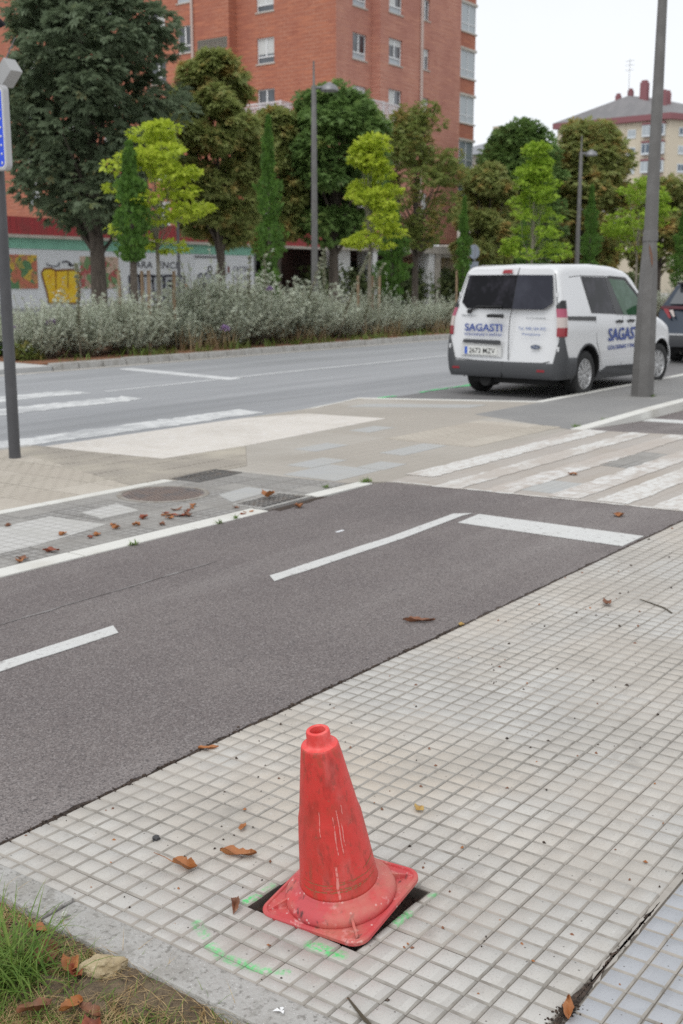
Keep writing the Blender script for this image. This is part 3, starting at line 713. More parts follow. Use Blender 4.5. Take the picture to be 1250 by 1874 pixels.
leaf('dry_leaf', 2.235, 1.96, .045, .018, .8, .7, R(20), 0, 13, 'tiny orange leaf scrap on the tiles behind the curled leaf')
leaf('dry_leaf', 7.02, 2.83, .09, .07, .7, .4, R(30), 0, 15, 'crumpled orange leaf on the asphalt beyond the white bar')
leaf('dry_leaf', 8.38, 3.78, .10, .06, .7, .4, R(70), 0, 17, 'crumpled orange leaf on the worn white crossing stripes')
leaf('dry_leaf', 4.99, 2.05, .10, .04, 1.0, .7, R(40), 1, 19, 'brown leaf on the far part of the tiled pavement')
leaf('dry_leaf', 2.012, .868, .085, .022, .7, .9, R(25), 0, 21, 'orange brown leaf in the dirty joint at the lower right', z=.004)
leaf('dry_leaf', 4.287, 2.44, .035, .03, .5, .4, R(10), 3, 23, 'small yellow leaf scrap at the edge of the bike lane')
leaf('dry_leaf', 2.62, 1.62, .05, .025, 1.1, .6, R(60), 3, 25, 'tan leaf on the tiles right behind the cone')
rl = random.Random(31)
GL = ['dry biggest leaf of the trio at the far corner of the pale tile patch', 'dry leaf of that corner trio lying nearest the white kerb', 'dry leaf of the corner trio touching the pale tile patch', 'dry lone leaf between the pale tile patch and the white kerb', 'dry small leaf just beyond the lone leaf by the pale patch', 'dry leaf at the kerb side start of the leaf drift below the manhole', 'dry leaf in the middle of the drift below the manhole', 'dry leaf of the drift closest to the manhole cover', 'dry leaf of the drift at its near end, off the kerb', 'dry leaf of the drift almost touching the white kerb', 'dry leaf at the far end of the drift below the manhole', "dry leaf on the manhole side of the drift's near end", 'dry leaf lying on the kerb side edge of the pale tile patch', "dry leaf against the white kerb nearest the picture's left edge", 'dry second leaf against the white kerb at the left', 'dry third small leaf along the white kerb from the left', 'dry leaf hugging the white kerb before the drift begins', 'dry leaf on the far side of the pale tile patch', 'dry single leaf between the drift and the grating', 'dry leaf between the corner trio and the drift', 'dry small leaf at the kerb edge just before the grating frame', 'dry leaf on top of the white kerb before the grating', 'dry smaller leaf on the white kerb right at the grating', 'dry leaf just past the corner trio toward the drift', 'dry leaf of the drift below the rim of the manhole', 'dry leaf underneath the middle of the drift']
gut = [(4.83,5.265),(4.81,5.22),(4.86,5.3),(4.53,5.146),(4.60,5.17),(5.32,5.17),(5.42,5.2),(5.49,5.25),(5.22,5.16),(5.36,5.13),(5.56,5.28),(5.28,5.24),(4.48,5.34),(3.88,4.99),(3.93,5.03),(4.15,5.05),(5.05,5.06),(4.46,5.83),(5.62,5.33),(5.12,5.3),(5.75,5.05),(5.60,4.86),(5.68,4.88),(4.95,5.19),(5.46,5.33),(5.33,5.30)]
for i, (x, y) in enumerate(gut):
    leaf('dry_leaf', x, y, rl.uniform(.04,.11), rl.uniform(.02,.05), rl.uniform(.3,1.5), rl.uniform(.3,.9), rl.uniform(0,6.28), rl.choice((0,0,1,2)), 100+i, GL[i], 'leaf litter along the gutter')
leaf('dry_leaf', 6.16, 5.10, .13, .09, 1.3, .8, R(10), 0, 27, 'orange leaf lying on the grating in the white kerb', z=.012)
leaf('dry_leaf', 6.02, 4.72, .10, .06, 1.3, .8, R(50), 0, 29, 'orange leaf in the dip below the grating lip')
BL = [('big reddish brown leaf in the grass at the left edge',1.485,1.935,.12,.045,1,1.3),('glossy orange red leaf in the bed beside the rock',1.516,1.85,.075,.04,0,1.6),('dark red crumpled leaf below the orange one in the bed',1.503,1.818,.06,.035,2,1.7),
      ('orange leaf leaning in the dry grass by the kerb joint',1.565,2.03,.07,.035,0,.8),('pale brown leaf in the grass at the bottom edge',1.43,1.695,.075,.034,1,.9),('tan leaf in the grass left of the pale brown one',1.42,1.74,.06,.03,0,.9),
      ('brown leaf deep in the grass at the lower left corner',1.365,1.79,.08,.04,1,1.2),('broad orange leaf cut by the bottom edge',1.385,1.625,.12,.05,2,.7),('small brown leaf beside the green grass tuft',1.525,1.945,.06,.04,1,1.2)]
for i, (lb, x, y, L_, W_, mi, cu) in enumerate(BL):
    leaf('dry_leaf', x, y, L_, W_, cu, .8, rl.uniform(0,6.28), mi, 200+i, lb, z=-.012, tw=1.0, tilt=rl.uniform(-.4,.4))

def lump(name, c, sx, sy, sz, m, seed, label, cat, sub=3, rough=.25, rz=0):
    bm = bmesh.new(); bmesh.ops.create_icosphere(bm, subdivisions=sub, radius=1)
    rng = random.Random(seed); from mathutils import noise as mn
    off = Vector((rng.uniform(0,50), rng.uniform(0,50), rng.uniform(0,50)))
    for v in bm.verts:
        k = 1 + rough*mn.noise(v.co*1.3+off) + rough*.5*mn.noise(v.co*3+off) + rough*.25*mn.noise(v.co*8+off)
        co = v.co*k; co.z = max(co.z, -.5)
        v.co = Vector((co.x*sx, co.y*sy, co.z*sz))
    me = bpy.data.meshes.new(name); bm.to_mesh(me); bm.free(); me.materials.append(m)
    o = bpy.data.objects.new(name, me); C.collection.objects.link(o); o.location = c; o.rotation_euler = (0,0,rz)
    return tag(o, label, cat)
lump('rock', (1.553,1.785,-.004),   .050, .034, .026, mat('sandstone', (.42,.34,.21), .9, [('noise', 25, (.30,.23,.13), .45, .65), ('noise', 70, (.52,.44,.30), .55, .7)], bump=(80,.8,.01)), 4, 'rough sand coloured rock in the planting bed beside the kerb', 'rock', 4, .28, R(-45))
lump('stone', (2.045,2.11,.004), .012, .010, .009, mat('dark_stone', (.06,.06,.062), .8), 6, 'small dark grey stone on the tiles near the asphalt', 'stone', 2, .5)
lump('pebble', (1.632,2.005,.012), .009, .008, .008, mat('pale_pebble', (.55,.54,.50), .8), 8, 'pale pebble on the concrete edging by its joint', 'pebble', 2, .3)
st = MB().tube([(1.775,1.268,.004),(1.755,1.235,.006),(1.735,1.195,.004),(1.72,1.15,.003)], [.002,.0035,.0045,.001], 6).build('twig', mat('dark_twig', (.07,.055,.035), .8), smooth=True)
tag(st, 'dark twig lying on the tiles below the cone', 'twig')
st = MB().tube([(5.02,1.74,.003),(5.08,1.80,.004),(5.16,1.95,.003)], [.003,.0035,.002], 6).build('twig', MATS['dark_twig'], smooth=True)
tag(st, 'thin twig on the far tiles near the brown leaf', 'twig')
pl = MB()
for a in range(3):
    an = a*1.9+.4; d = Vector((math.cos(an), math.sin(an), 0)); n = Vector((-d.y, d.x, 0)); c = Vector((1.652,1.352,.008)); e = .009 + .004*(a % 2)
    pl.add([c, c+d*e*.6+n*.005+Vector((0,0,.004)), c+d*e*1.4+Vector((0,0,.001)), c+d*e*.6-n*.005+Vector((0,0,.004)), c-Vector((0,0,.002))], [(0,1,2,3),(4,3,2,1),(0,4,1),(0,3,4)])
tag(pl.build('petal', mat('white_petal', (.8,.8,.8), .6)), 'white petal like scrap on the concrete edging at the bottom', 'litter')
tag(MB().box(5.53,5.60,4.03,4.05,.001,.003).build('paper_scrap', mat('paper', (.75,.76,.78), .7)), 'tiny white paper scrap on the bike lane', 'litter')
# crumbs scattered on the paving
cb = MB(); rc = random.Random(77)
for i in range(420):
    x = 1.72 + 5.5*rc.random()**1.5; y = rc.uniform(-.3, 2.42)
    if HX0-.02 < x < HX1+.02 and HY0-.02 < y < HY1+.02: continue
    s = rc.uniform(.0015,.0045)*(1+.3*x); a = rc.uniform(0,6.28); c, sn = math.cos(a)*s, math.sin(a)*s
    z = .0005
    cb.add([(x+c,y+sn,z),(x-sn*.6,y+c*.6,z),(x-c,y-sn,z),(x+sn*.6,y-c*.6,z),(x,y,z+s*.8)], [(0,1,4),(1,2,4),(2,3,4),(3,0,4)], rc.choice((0,0,1,2)))
tag(cb.build('debris', [m_dirt_shade, m_leaf[0], m_leaf[1]]), 'tiny dark and orange crumbs scattered over the paving tiles', 'debris', kind='stuff')
cb = MB()
for i in range(170):
    x = rc.gauss(2.0,.045) if i < 130 else rc.uniform(1.9,2.5); y = .873+rc.gauss(0,.013 if i < 130 else .004); s = rc.uniform(.0015,.0045)
    cb.lathe([(0,-s*.5),(s,0),(s*.7,s*.6),(0,s)], 5, Matrix.Translation((x,y,-.002)) @ Matrix.Rotation(rc.uniform(0,6),4,'Z'))
for i in range(260):
    x = rc.uniform(1.3,4.2); y = 2.44+rc.gauss(0,.006); s = rc.uniform(.002,.006)*(1+.15*x)
    cb.lathe([(0,-s*.5),(s,0),(s*.7,s*.5),(0,s*.8)], 5, Matrix.Translation((x,y,-.001)))
tag(cb.build('dirt_clods', m_dirt_shade), 'dark dirt crumbs along the joints of the paving', 'dirt', kind='stuff')

# ------------------------------------------------------------------ grass of the bed
def blades(N, area, L, W, cols, seed, lean=.6, z0=-.03, flat=0.):
    rng = np.random.default_rng(seed)
    p = np.stack([rng.uniform(area[0], area[1], N), rng.uniform(area[2], area[3], N), np.full(N, z0)], 1)
    return p, rng
def strands(P, rng, Lr, Wr, up, droop, seg=4):
    N = len(P); a = rng.uniform(0, 2*np.pi, N); L = rng.uniform(*Lr, N); W = rng.uniform(*Wr, N)
    h = np.stack([np.cos(a), np.sin(a), np.zeros(N)], 1); side = np.stack([-np.sin(a), np.cos(a), np.zeros(N)], 1)
    upv = rng.uniform(*up, N); dr = rng.uniform(*droop, N)
    V = np.zeros((N, (seg+1)*2, 3)); pos = P.copy(); el = np.arctan2(upv, 1)
    for s in range(seg+1):
        w_ = W*(1 - (s/seg)**2*.92)
        V[:, 2*s] = pos - side*w_[:,None]; V[:, 2*s+1] = pos + side*w_[:,None]
        d = h*np.cos(el)[:,None]; d[:,2] += np.sin(el)
        pos = pos + d*(L/seg)[:,None]; el = el - dr/seg
        pos[:,2] = np.maximum(pos[:,2], P[:,2]+.002)
    F = []
    base = np.arange(N)*(seg+1)*2
    for s in range(seg): F.append(np.stack([base+2*s, base+2*s+1, base+2*s+3, base+2*s+2], 1))
    return V.reshape(-1,3), np.concatenate(F), seg
m_straw = leafmat('dry_grass', [(.42,.29,.13),(.56,.42,.22),(.30,.19,.08),(.20,.13,.06)], scale=40, transl=.2)
m_grass = leafmat('green_grass', [(.06,.13,.018),(.11,.21,.03),(.18,.26,.05),(.30,.32,.09)], scale=30, transl=.3)
def bedgrass():
    rng = np.random.default_rng(41)
    def pts(N, x0, x1, y0, y1): return np.stack([rng.uniform(x0,x1,N), rng.uniform(y0,y1,N), np.full(N,-.036)], 1)
    def keep(P, f): return P[f(P)]
    P = pts(15000, 1.05, 1.598, 1.3, 2.43)
    P = P[~((P[:,0] > 1.42) & (P[:,1] < 1.66) & (rng.random(len(P)) < .72))]
    P[:,2] += .020*np.clip((P[:,0]-1.5)/.1, 0, 1); V, F, s = strands(P, rng, (.04,.13), (.0005,.0012), (.0,.6), (.2,1.5))
    tag(npmesh('dry_grass', V, F, m_straw), 'dry straw coloured grass matted over the planting bed', 'grass', kind='stuff')
    P = pts(5200, 1.05, 1.60, 1.2, 2.40); d = np.hypot(P[:,0]-1.40, P[:,1]-2.0)
    P = P[rng.random(len(P)) < np.where(d < .25, .95, .30)]
    V, F, s = strands(P, rng, (.025,.10), (.0006,.0016), (.4,2.2), (.2,1.6))
    tag(npmesh('green_grass', V, F, m_grass), 'short green grass sprouting through the straw', 'grass', kind='stuff')
    P = np.stack([1.42+rng.normal(0,.045,290), 1.96+rng.normal(0,.06,290), np.full(290,-.035)], 1)
    V, F, s = strands(P, rng, (.10,.22), (.0015,.0032), (.8,3.0), (.5,2.2), 6)
    tag(npmesh('grass_tuft', V, F, m_grass), 'tall bright green grass tuft at the left edge of the bed', 'grass')
    # small clover-like ground weeds on the bare soil
    P = pts(900, 1.38, 1.58, 1.3, 1.75)
    V, F, s = strands(P, rng, (.008,.022), (.0015,.003), (.3,2), (.5,1.5), 2)
    tag(npmesh('low_weeds', V, F, m_grass), 'low green weeds on the bare soil beside the kerb', 'weeds', kind='stuff')
bedgrass()
def weed(x, y, r, n, seed, label, z=0.003, h=(.02,.055)):
    rng = np.random.default_rng(seed)
    P = np.stack([np.clip(rng.normal(0,r*.5,n),-r,r), np.clip(rng.normal(0,r*.25,n),-r*.5,r*.5), np.zeros(n)], 1)
    V, F, s = strands(P, rng, h, (.002,.005), (.4,2.5), (.3,1.6), 3)
    o = npmesh('weed_tuft', V, F, m_grass); o.location = (x, y, z); tag(o, label, 'weed')
weed(7.13, 4.93, .07, 60, 1, 'green weed tuft at the end of the white kerb by the crossing')
weed(6.75, 5.03, .04, 25, 2, 'small weed on the kerb just past the grating')
weed(4.55, 4.79, .025, 20, 3, 'small green weed at the kerb edge, nearest the left')
weed(5.30, 4.80, .02, 14, 4, 'tiny weed at the kerb edge below the leaf litter')
weed(5.47, 4.81, .02, 14, 5, 'tiny weed at the kerb edge close to the grating')
weed(12.0, 5.06, .06, 30, 6, 'weed growing on the kerb between lamp post and crossing')
weed(11.3, 5.07, .06, 30, 7, 'weed at the near tip of the kerb beside the crossing')
weed(15.0, 5.64, .06, 50, 8, 'weed at the foot of the tall lamp post')

# ------------------------------------------------------------------ vehicles
m_vwhite = mat('white_car_paint', (.66,.665,.675), .28, coat=.5, layers=[('noise', 1.2, (.61,.61,.605), .5, .75, None, .6)])
m_vgrey = mat('grey_bumper_plastic', (.052,.054,.058), .55, bump=(200, .15, .002))
m_glass = mat('tinted_glass', (.008,.008,.010), .06, spec=.14, layers=[('noise', 2.2, (.030,.028,.036), .5, .6)])  # noise layer paints soft reflections into the glass colour
m_gglass = mat('green_window_glass', (.03,.08,.04), .06, spec=.2, layers=[('noise', 3, (.07,.13,.09), .5, .62)])  # lighter noise patches put reflections into this glass colour too
m_rub = mat('tyre_rubber', (.018,.018,.018), .8, bump=(90, .3, .004))
m_rim = mat('hubcap_silver', (.50,.50,.50), .35, metallic=.6)
m_red = mat('red_tail_lens', (.26,.010,.018), .15, coat=.3)
m_clear = mat('clear_tail_lens', (.50,.43,.40), .15, coat=.3)
m_pink = mat('pink_tail_lens', (.34,.06,.11), .15, coat=.3)
m_black = mat('black_trim', (.012,.012,.013), .4)
m_well = mat('wheel_well_black', (.008,.008,.008), .9)
m_lblue = mat('lettering_blue', srgb(28, 62, 140), .5)
m_lgrey = mat('lettering_greyblue', srgb(96, 116, 165), .5)
m_chrome = mat('badge_chrome', (.25,.26,.27), .3, metallic=.8)
m_plate = mat('plate_white', (.70,.70,.67), .4)
m_plateb = mat('plate_blue', (.01,.09,.50), .4)
m_under = mat('underbody', (.012,.012,.012), .9)

def interp(tab, x):
    if x <= tab[0][0]: return tab[0][1]
    for (a, b), (c, d) in zip(tab, tab[1:]):
        if x <= c: return b + (d-b)*(x-a)/(c-a)
    return tab[-1][1]

class Car:
    """body surface of a car: half width by height, rear rake by height, roof and floor lines along its length.
       x forward from the rear face, y to the left, z up"""
    def __init__(s, L, W, lean, top, bot, zref, rear=((0,.055),(.02,.028),(.05,.010),(.10,0)), nose=((-.30,0),(-.16,.03),(-.06,.10),(0,.20))):
        s.L, s.W, s.lean, s.top, s.bot, s.zref, s.rear, s.nose = L, W, lean, top, bot, zref, rear, nose
    def wid(s, z): return interp(s.W, z)
    def le(s, z): return interp(s.lean, z)
    def inset(s, x):
        if x < .10: return interp(s.rear, x)
        if x > s.L - .30: return interp(s.nose, x - s.L)
        return 0
    def body(s, name, parent, m, cuts, cm):
        xs = [r_[0] for r_ in s.rear] + list(np.linspace(.22, s.L-.30, 34)) + [s.L-.22, s.L-.16, s.L-.11, s.L-.06, s.L-.02, s.L]
        rings = []
        for x in xs:
            zt, zb, ins = interp(s.top, x), interp(s.bot, x), s.inset(x)
            zs = zt - min(.13, (zt-zb)*.3); half = []
            half.append((0, zb)); half.append((.5*(s.wid(zb)), zb)); half.append((s.wid(zb)-.04-ins, zb)); half.append((s.wid(zb+.03)-ins, zb+.035))
            for k in range(1, 15):
                z = zb+.035 + (zs-zb-.035)*k/14; half.append((s.wid(z)-ins, z))
            w0 = s.wid(zs)-ins; rr = zt - zs
            for k in range(1, 6):
                a = R(90*k/5*.92); half.append((w0 - rr*1.1*(1-math.cos(a)), zs + rr*math.sin(a)*.93))
            half.append((w0*.45, zt - .012)); half.append((0, zt))
            ring = [(-y, z) for y, z in half] + [(y, z) for y, z in half[-2:0:-1]]
            fade = max(0, 1 - x/1.25)
            rings.append([(x + s.le(z)*fade if x < 1.25 else x, y, z) for y, z in ring])
        n = len(rings[0]); mb = MB(); vs = [p for r_ in rings for p in r_]; fs = []
        for i in range(len(rings)-1):
            for k in range(n): fs.append((i*n+k, i*n+(k+1)%n, (i+1)*n+(k+1)%n, (i+1)*n+k))
        fs.append(tuple(range(n-1,-1,-1))); fs.append(tuple(range((len(rings)-1)*n, len(rings)*n)))
        mb.add(vs, fs)
        o = mb.build(name, m, None)
        for (x, z, r_, y0, y1) in cuts:
            M = Matrix.Translation((x, (y0+y1)/2, z)) @ Matrix.Rotation(math.pi/2, 4, 'X')
            c = MB().lathe([(r_, -(y1-y0)/2), (r_, (y1-y0)/2)], 40, M).build('cutter', cm)
            md = o.modifiers.new('cut', 'BOOLEAN'); md.object = c; md.operation = 'DIFFERENCE'; md.solver = 'EXACT'; md.material_mode = 'TRANSFER'
            dg = bpy.context.evaluated_depsgraph_get(); me = bpy.data.meshes.new_from_object(o.evaluated_get(dg))
            o.modifiers.clear(); old = o.data; o.data = me; bpy.data.meshes.remove(old); bpy.data.objects.remove(c)
        o.data.name = name
        o.data.polygons.foreach_set('use_smooth', [True]*len(o.data.polygons)); o.data.set_sharp_from_angle(angle=R(35))
        o.parent = parent
        return o
    def P(s, t, z, off=0., side=-1):
        """point on the shell: t=0 where the rear face starts to round, negative towards the middle of the rear, positive round the corner and forward"""
        W = s.wid(z); yr = W - s.rear[0][1]
        pts = [(x, W-i) for x, i in s.rear]; acc = 0
        tot = sum(math.hypot(q[0]-p[0], q[1]-p[1]) for p, q in zip(pts, pts[1:])); t = float(t)
        if t <= 0: x, y, nx, ny = 0, yr + t, -1, 0
        else:
            x = None
            for (x0, y0), (x1, y1) in zip(pts, pts[1:]):
                d = math.hypot(x1-x0, y1-y0)
                if t <= acc + d:
                    f = (t-acc)/d; x, y = x0+(x1-x0)*f, y0+(y1-y0)*f; nx, ny = -(y1-y0)/d, (x1-x0)/d
                    nx, ny = (-abs(nx) if True else nx), ny; break
                acc += d
            if x is None: x, y, nx, ny = pts[-1][0] + (t-acc), W, 0, 1
            if t > 0 and x < .1: a = min(1, t/tot)*math.pi/2; nx, ny = -math.cos(a), math.sin(a)
        x += s.le(z)*max(0, 1-x/1.25) if x < 1.25 else 0
        return Vector((x + nx*off, side*(y + ny*off), z))
    def patch(s, ts, zlo, zhi, off, side, nz=5, th=.02, round_=0.):
        """closed shell panel over the surface; zlo/zhi functions (or numbers) of t"""
        f = lambda q, t: q(t) if callable(q) else q
        n = len(ts); V = []; F = []
        for lay, o_ in ((0, off), (1, off-th)):
            for t in ts:
                a, b = f(zlo, t), f(zhi, t)
                for k in range(nz+1):
                    e = round_*(1 - max(0, math.sin(math.pi*k/nz))**.5) if lay == 0 else 0
                    V.append(s.P(t, a+(b-a)*k/nz, o_-e, side))
        N = n*(nz+1)
        for i in range(n-1):
            for k in range(nz):
                a = i*(nz+1)+k; q = (a, a+1, a+nz+2, a+nz+1); F.append(q); F.append(tuple(N+v for v in q[::-1]))
        bd = [i*(nz+1) for i in range(n)] + [(n-1)*(nz+1)+k for k in range(1, nz+1)] + [i*(nz+1)+nz for i in range(n-2,-1,-1)] + [k for k in range(nz-1,0,-1)]
        for a, b in zip(bd, bd[1:]+bd[:1]): F.append((a, b, N+b, N+a))
        return V, F

def rearp(car, y, z, off=.004): return Vector((car.le(z)-off, y, z))
def sidep(car, x, z, off=.004, side=-1): return Vector((x, side*(car.wid(z)+off), z))
def slab3(pts, d, mb=None, mi=0):
    mb = mb or MB(); mb.extr(pts, d, mi); return mb
def strip(mb, pts, w_, nrm, th=.004, mi=0):
    pts = [Vector(p) for p in pts]; nrm = Vector(nrm)
    for a, b in zip(pts, pts[1:]):
        u = (b-a).normalized(); v = nrm.cross(u).normalized()*w_/2
        mb.extr([a-v, b-v, b+v, a+v], nrm*th, mi)
    return mb

def wheel(t, x, y, r, w_, side, steer=0.):
    M = Matrix.Translation((x, y, r)) @ Matrix.Rotation(steer, 4, 'Z') @ Matrix.Rotation(side*math.pi/2, 4, 'X')   # +z outward when side=+1 on the right
    h = w_/2
    wl = MB().lathe([(r*.64,-h),(r*.90,-h),(r*.975,-h+.015),(r,-h+.04),(r,h-.04),(r*.975,h-.015),(r*.90,h),(r*.70,h-.004),(r*.64,h-.01)], 44, M, close=True).build('wheel', m_rub, t, smooth=True, world=False)
    rm = MB().lathe([(0,h-.035),(.035,h-.012),(.06,h-.03),(r*.58,h-.035),(r*.635,h-.004),(r*.66,h-.012),(r*.65,-h+.02)], 40, M, mi=0)
    k = 9
    for i in range(k):
        a = 2*math.pi*i/k
        for da in (-.13, .13):
            d0 = Vector((math.cos(a), math.sin(a), 0)); d1 = Vector((math.cos(a+da), math.sin(a+da), 0)); n0 = Vector((-d1.y, d1.x, 0))
            p = [M @ (d0*.04 - n0*.012 + Vector((0,0,h-.030))), M @ (d1*r*.6 - n0*.014 + Vector((0,0,h-.028))), M @ (d1*r*.6 + n0*.014 + Vector((0,0,h-.028))), M @ (d0*.04 + n0*.012 + Vector((0,0,h-.030)))]
            ax = (M.to_3x3() @ Vector((0,0,1)))*.018
            rm.extr(p, ax, 0)
    rm.lathe([(0,h-.0345),(r*.57,h-.0345)], 40, M, mi=1)
    o = rm.build('rim', [m_rim, m_black], wl, world=False); o.parent = wl
    return wl

def plate(t, car_or_pts, c, xd, yd, W, H, text, nm='number_plate'):
    c, xd, yd = Vector(c), Vector(xd).normalized(), Vector(yd).normalized(); n = xd.cross(yd)
    q = lambda a, b: c + xd*a + yd*b
    p = slab3([q(-W/2,-H/2), q(W/2,-H/2), q(W/2,H/2), q(-W/2,H/2)], n*.008).build(nm, m_plate, t, world=False)
    slab3([q(-W/2+.003,-H/2+.003)+n*.008, q(-W/2+.045,-H/2+.003)+n*.008, q(-W/2+.045,H/2-.003)+n*.008, q(-W/2+.003,H/2-.003)+n*.008], n*.0015).build('country_band', m_plateb, p, world=False)
    if text: textmesh('plate_number', text, m_black, p, q(.024,0)+n*.0082, xd, yd, W*.80, H*.66, .0016, .01)
    return p

def van():
    car = Car(4.02, [(.2,.83),(.33,.885),(.55,.905),(1.0,.895),(1.12,.88),(1.70,.735),(1.85,.69)],
              [(0,0),(.9,0),(1.1,.02),(1.2,.045),(1.70,.165),(1.85,.225)],
              [(0,1.775),(.05,1.81),(.3,1.835),(1.3,1.85),(2.0,1.825),(2.35,1.775),(2.5,1.72),(3.02,1.22),(3.1,1.165),(3.4,1.09),(3.7,1.0),(3.88,.88),(4.02,.70)],
              [(0,.30),(.4,.30),(.5,.22),(3.6,.22),(3.8,.26),(4.02,.30)], 1)
    t = thing('van', (14.21, 7.52, -.06), 'white delivery van with blue lettering parked in the bay behind the tall lamp post', 'van', rz=-.02)
    XR, XF = .80, 3.46; WR = .325
    car.body('body', t, m_vwhite, [(XR,.33,.395,-1.2,-.55),(XR,.33,.395,.55,1.2),(XF,.33,.395,-1.2,-.55),(XF,.33,.395,.55,1.2)], m_well)
    for sd in (-1, 1):
        wheel(t, XR, sd*.775, WR, .20, 1 if sd < 0 else -1)
        wheel(t, XF, sd*.775, WR, .20, 1 if sd < 0 else -1, R(-8))
    X, Y, Z = Vector((1,0,0)), Vector((0,1,0)), Vector((0,0,1))
    RX = Vector((-1,0,0))
    # rear bumper wrapping both corners, rising up the corners to the tail lamps
    tsr = list(np.linspace(-.84, 0, 12)) + list(np.linspace(.01, .11, 5)) + [.2, .3, .38, .44]
    up = lambda tt: .505 + .36*max(0, min(1, (tt+.045)/.05))**2*(1 if tt < .10 else max(0, 1-(tt-.10)/.04)) if tt < .14 else .585-.05*(tt-.14)
    mb = MB()
    for sd in (-1, 1):
        V, F = car.patch(tsr, .285, up, .028, sd, 8, .06, .02); mb.add(V, F)
    bp = mb.build('rear_bumper', m_vgrey, t, smooth=True, world=False)
    for sd, y in ((-1, .60), (1, .74)):
        slab3([Vector((-.026, sd*y-.06,.385)), Vector((-.026, sd*y+.06,.385)), Vector((-.026, sd*y+.055,.415)), Vector((-.026, sd*y-.055,.415))], RX*.006).build('reflector', m_red, bp, world=False)
    # sill cladding on the flanks, arch lips
    for sd in (-1, 1):
        pts = [sidep(car,1.17,.22,0,sd), sidep(car,3.08,.20,0,sd), sidep(car,3.08,.36,0,sd), sidep(car,1.46,.40,0,sd), sidep(car,1.30,.35,0,sd), sidep(car,1.18,.33,0,sd)]
        slab3(pts, (0, sd*.014, 0)).build('sill_panel', m_vgrey, t, world=False)
        for xc in (XR, XF):
            a = MB()
            vs = []; n = 22
            for i in range(n+1):
                an = R(-14 + 208*i/n)
                for rr, oo in ((.393,.004),(.412,.010),(.425,.002)):
                    x, z = xc+rr*math.cos(an), .33+rr*math.sin(an); vs.append(sidep(car, x, max(z,.2), oo, sd))
            a.add(vs, [(3*i+k, 3*i+k+1, 3*i+k+4, 3*i+k+3) for i in range(n) for k in range(2)])
            a.build('arch_lip', m_vgrey if xc == XR else m_vwhite, t, smooth=True, world=False)
    # underside
    MB().box(.12, 3.9, -.62, .62, .20, .30).build('underbody', m_under, t, world=False)
    MB().tube([(.05,.30,.24),(.35,.30,.23)], [.09,.09], 12).build('exhaust_box', m_under, t, smooth=True, world=False)
    # rear doors: seams, glass, handle, trim
    def seam(pts, w_, nrm): strip(MB_ := MB(), pts, w_, nrm, .0025); MB_.build('door_seam', m_black, t, world=False)
    seam([rearp(car,-.085,.53,.001), rearp(car,-.085,.90,.001), rearp(car,-.085,1.1,.001), rearp(car,-.095,1.2,.001), rearp(car,-.11,1.70,.001), rearp(car,-.12,1.78,.001)], .011, RX)
    seam([rearp(car,.80,.53,.001), rearp(car,.45,.505,.001), rearp(car,-.085,.50,.001), rearp(car,-.60,.505,.001), rearp(car,-.72,.53,.001)], .010, RX)
    for sd in (-1,1):
        seam([rearp(car,sd*(car.wid(z)-.062),z,.001) for z in (.9,1.1,1.2,1.45,1.7)], .009, RX)
    gl = [(.655,1.685),(-.105,1.685),(-.09,1.225),(.62,1.225),(.715,1.31)]
    gr = [(-.115,1.685),(-.645,1.68),(-.705,1.31),(-.575,1.222),(-.098,1.222)]
    for poly, gm in ((gl, m_glass), (gr, mat('greyer_glass', (.028,.029,.040), .08, spec=.2, layers=[('noise', 1.6, (.05,.052,.068), .45, .65)]))):
        slab3([rearp(car,y,z,.001) for y, z in poly], RX*.009).build('rear_window', gm, t, world=False, bevel=.004)
    h = MB().tube([rearp(car,.26,1.125,.03), rearp(car,.22,1.13,.035), rearp(car,.05,1.13,.035), rearp(car,.01,1.125,.03)], [.022,.026,.026,.030], 10)
    h.build('rear_handle', m_black, t, smooth=True, world=False)
    wp = MB().tube([rearp(car,.57,1.185,.02), rearp(car,.44,1.255,.03), rearp(car,.05,1.255,.03)], [.018,.012,.009], 8); wp.lathe([(0,-.02),(.03,-.02),(.03,.02),(0,.025)], 12, Matrix.Translation(rearp(car,.57,1.185,.01)) @ Matrix.Rotation(-math.pi/2,4,'Y'))
    wp.build('wiper', m_black, t, smooth=True, world=False)
    slab3([rearp(car,.13,1.705,.0), rearp(car,-.03,1.705,.0), rearp(car,-.015,1.755,.0), rearp(car,.11,1.755,.0)], RX*.025).build('brake_light', m_red, t, world=False, bevel=.006)
    slab3([rearp(car,.645,.755,0), rearp(car,.03,.735,0), rearp(car,.045,.795,0), rearp(car,.62,.80,0)], RX*.03).build('plate_lamp_bar', m_vgrey, t, world=False, bevel=.008)
    slab3([rearp(car,.68,.58,-.0), rearp(car,.02,.565,-.0), rearp(car,.03,.735,-.0), rearp(car,.66,.75,-.0)], RX*.0025).build('plate_recess', mat('recess_white', (.62,.62,.61), .5), t, world=False)
    plate(t, car, (-.004,.352,.645), (0,-1,0), (0,0,1), .52, .11, '2673 MZV')
    # tail lamps wrapping the corners
    for sd in (-1, 1):
        tl_ts = [-.03,-.015,0,.015,.03,.05,.07,.09,.11,.14]
        lens = MB(); secs = [(.865,.985,0),(.985,1.05,1),(1.05,1.12,1),(1.12,1.235,2),(1.235,1.345,3)]
        for a, b, mi in secs:
            lo = lambda q, a=a: a
            hi = (lambda q, b=b, a=a: b) if b < 1.3 else (lambda q: 1.345 - .07*max(0,(.05-q)/.08))
            tss = [q - (.0 if a < 1.2 else 0) for q in tl_ts]
            V, F = car.patch(tss, lo, hi, .012, sd, 3, .03); lens.add(V, F, mi)
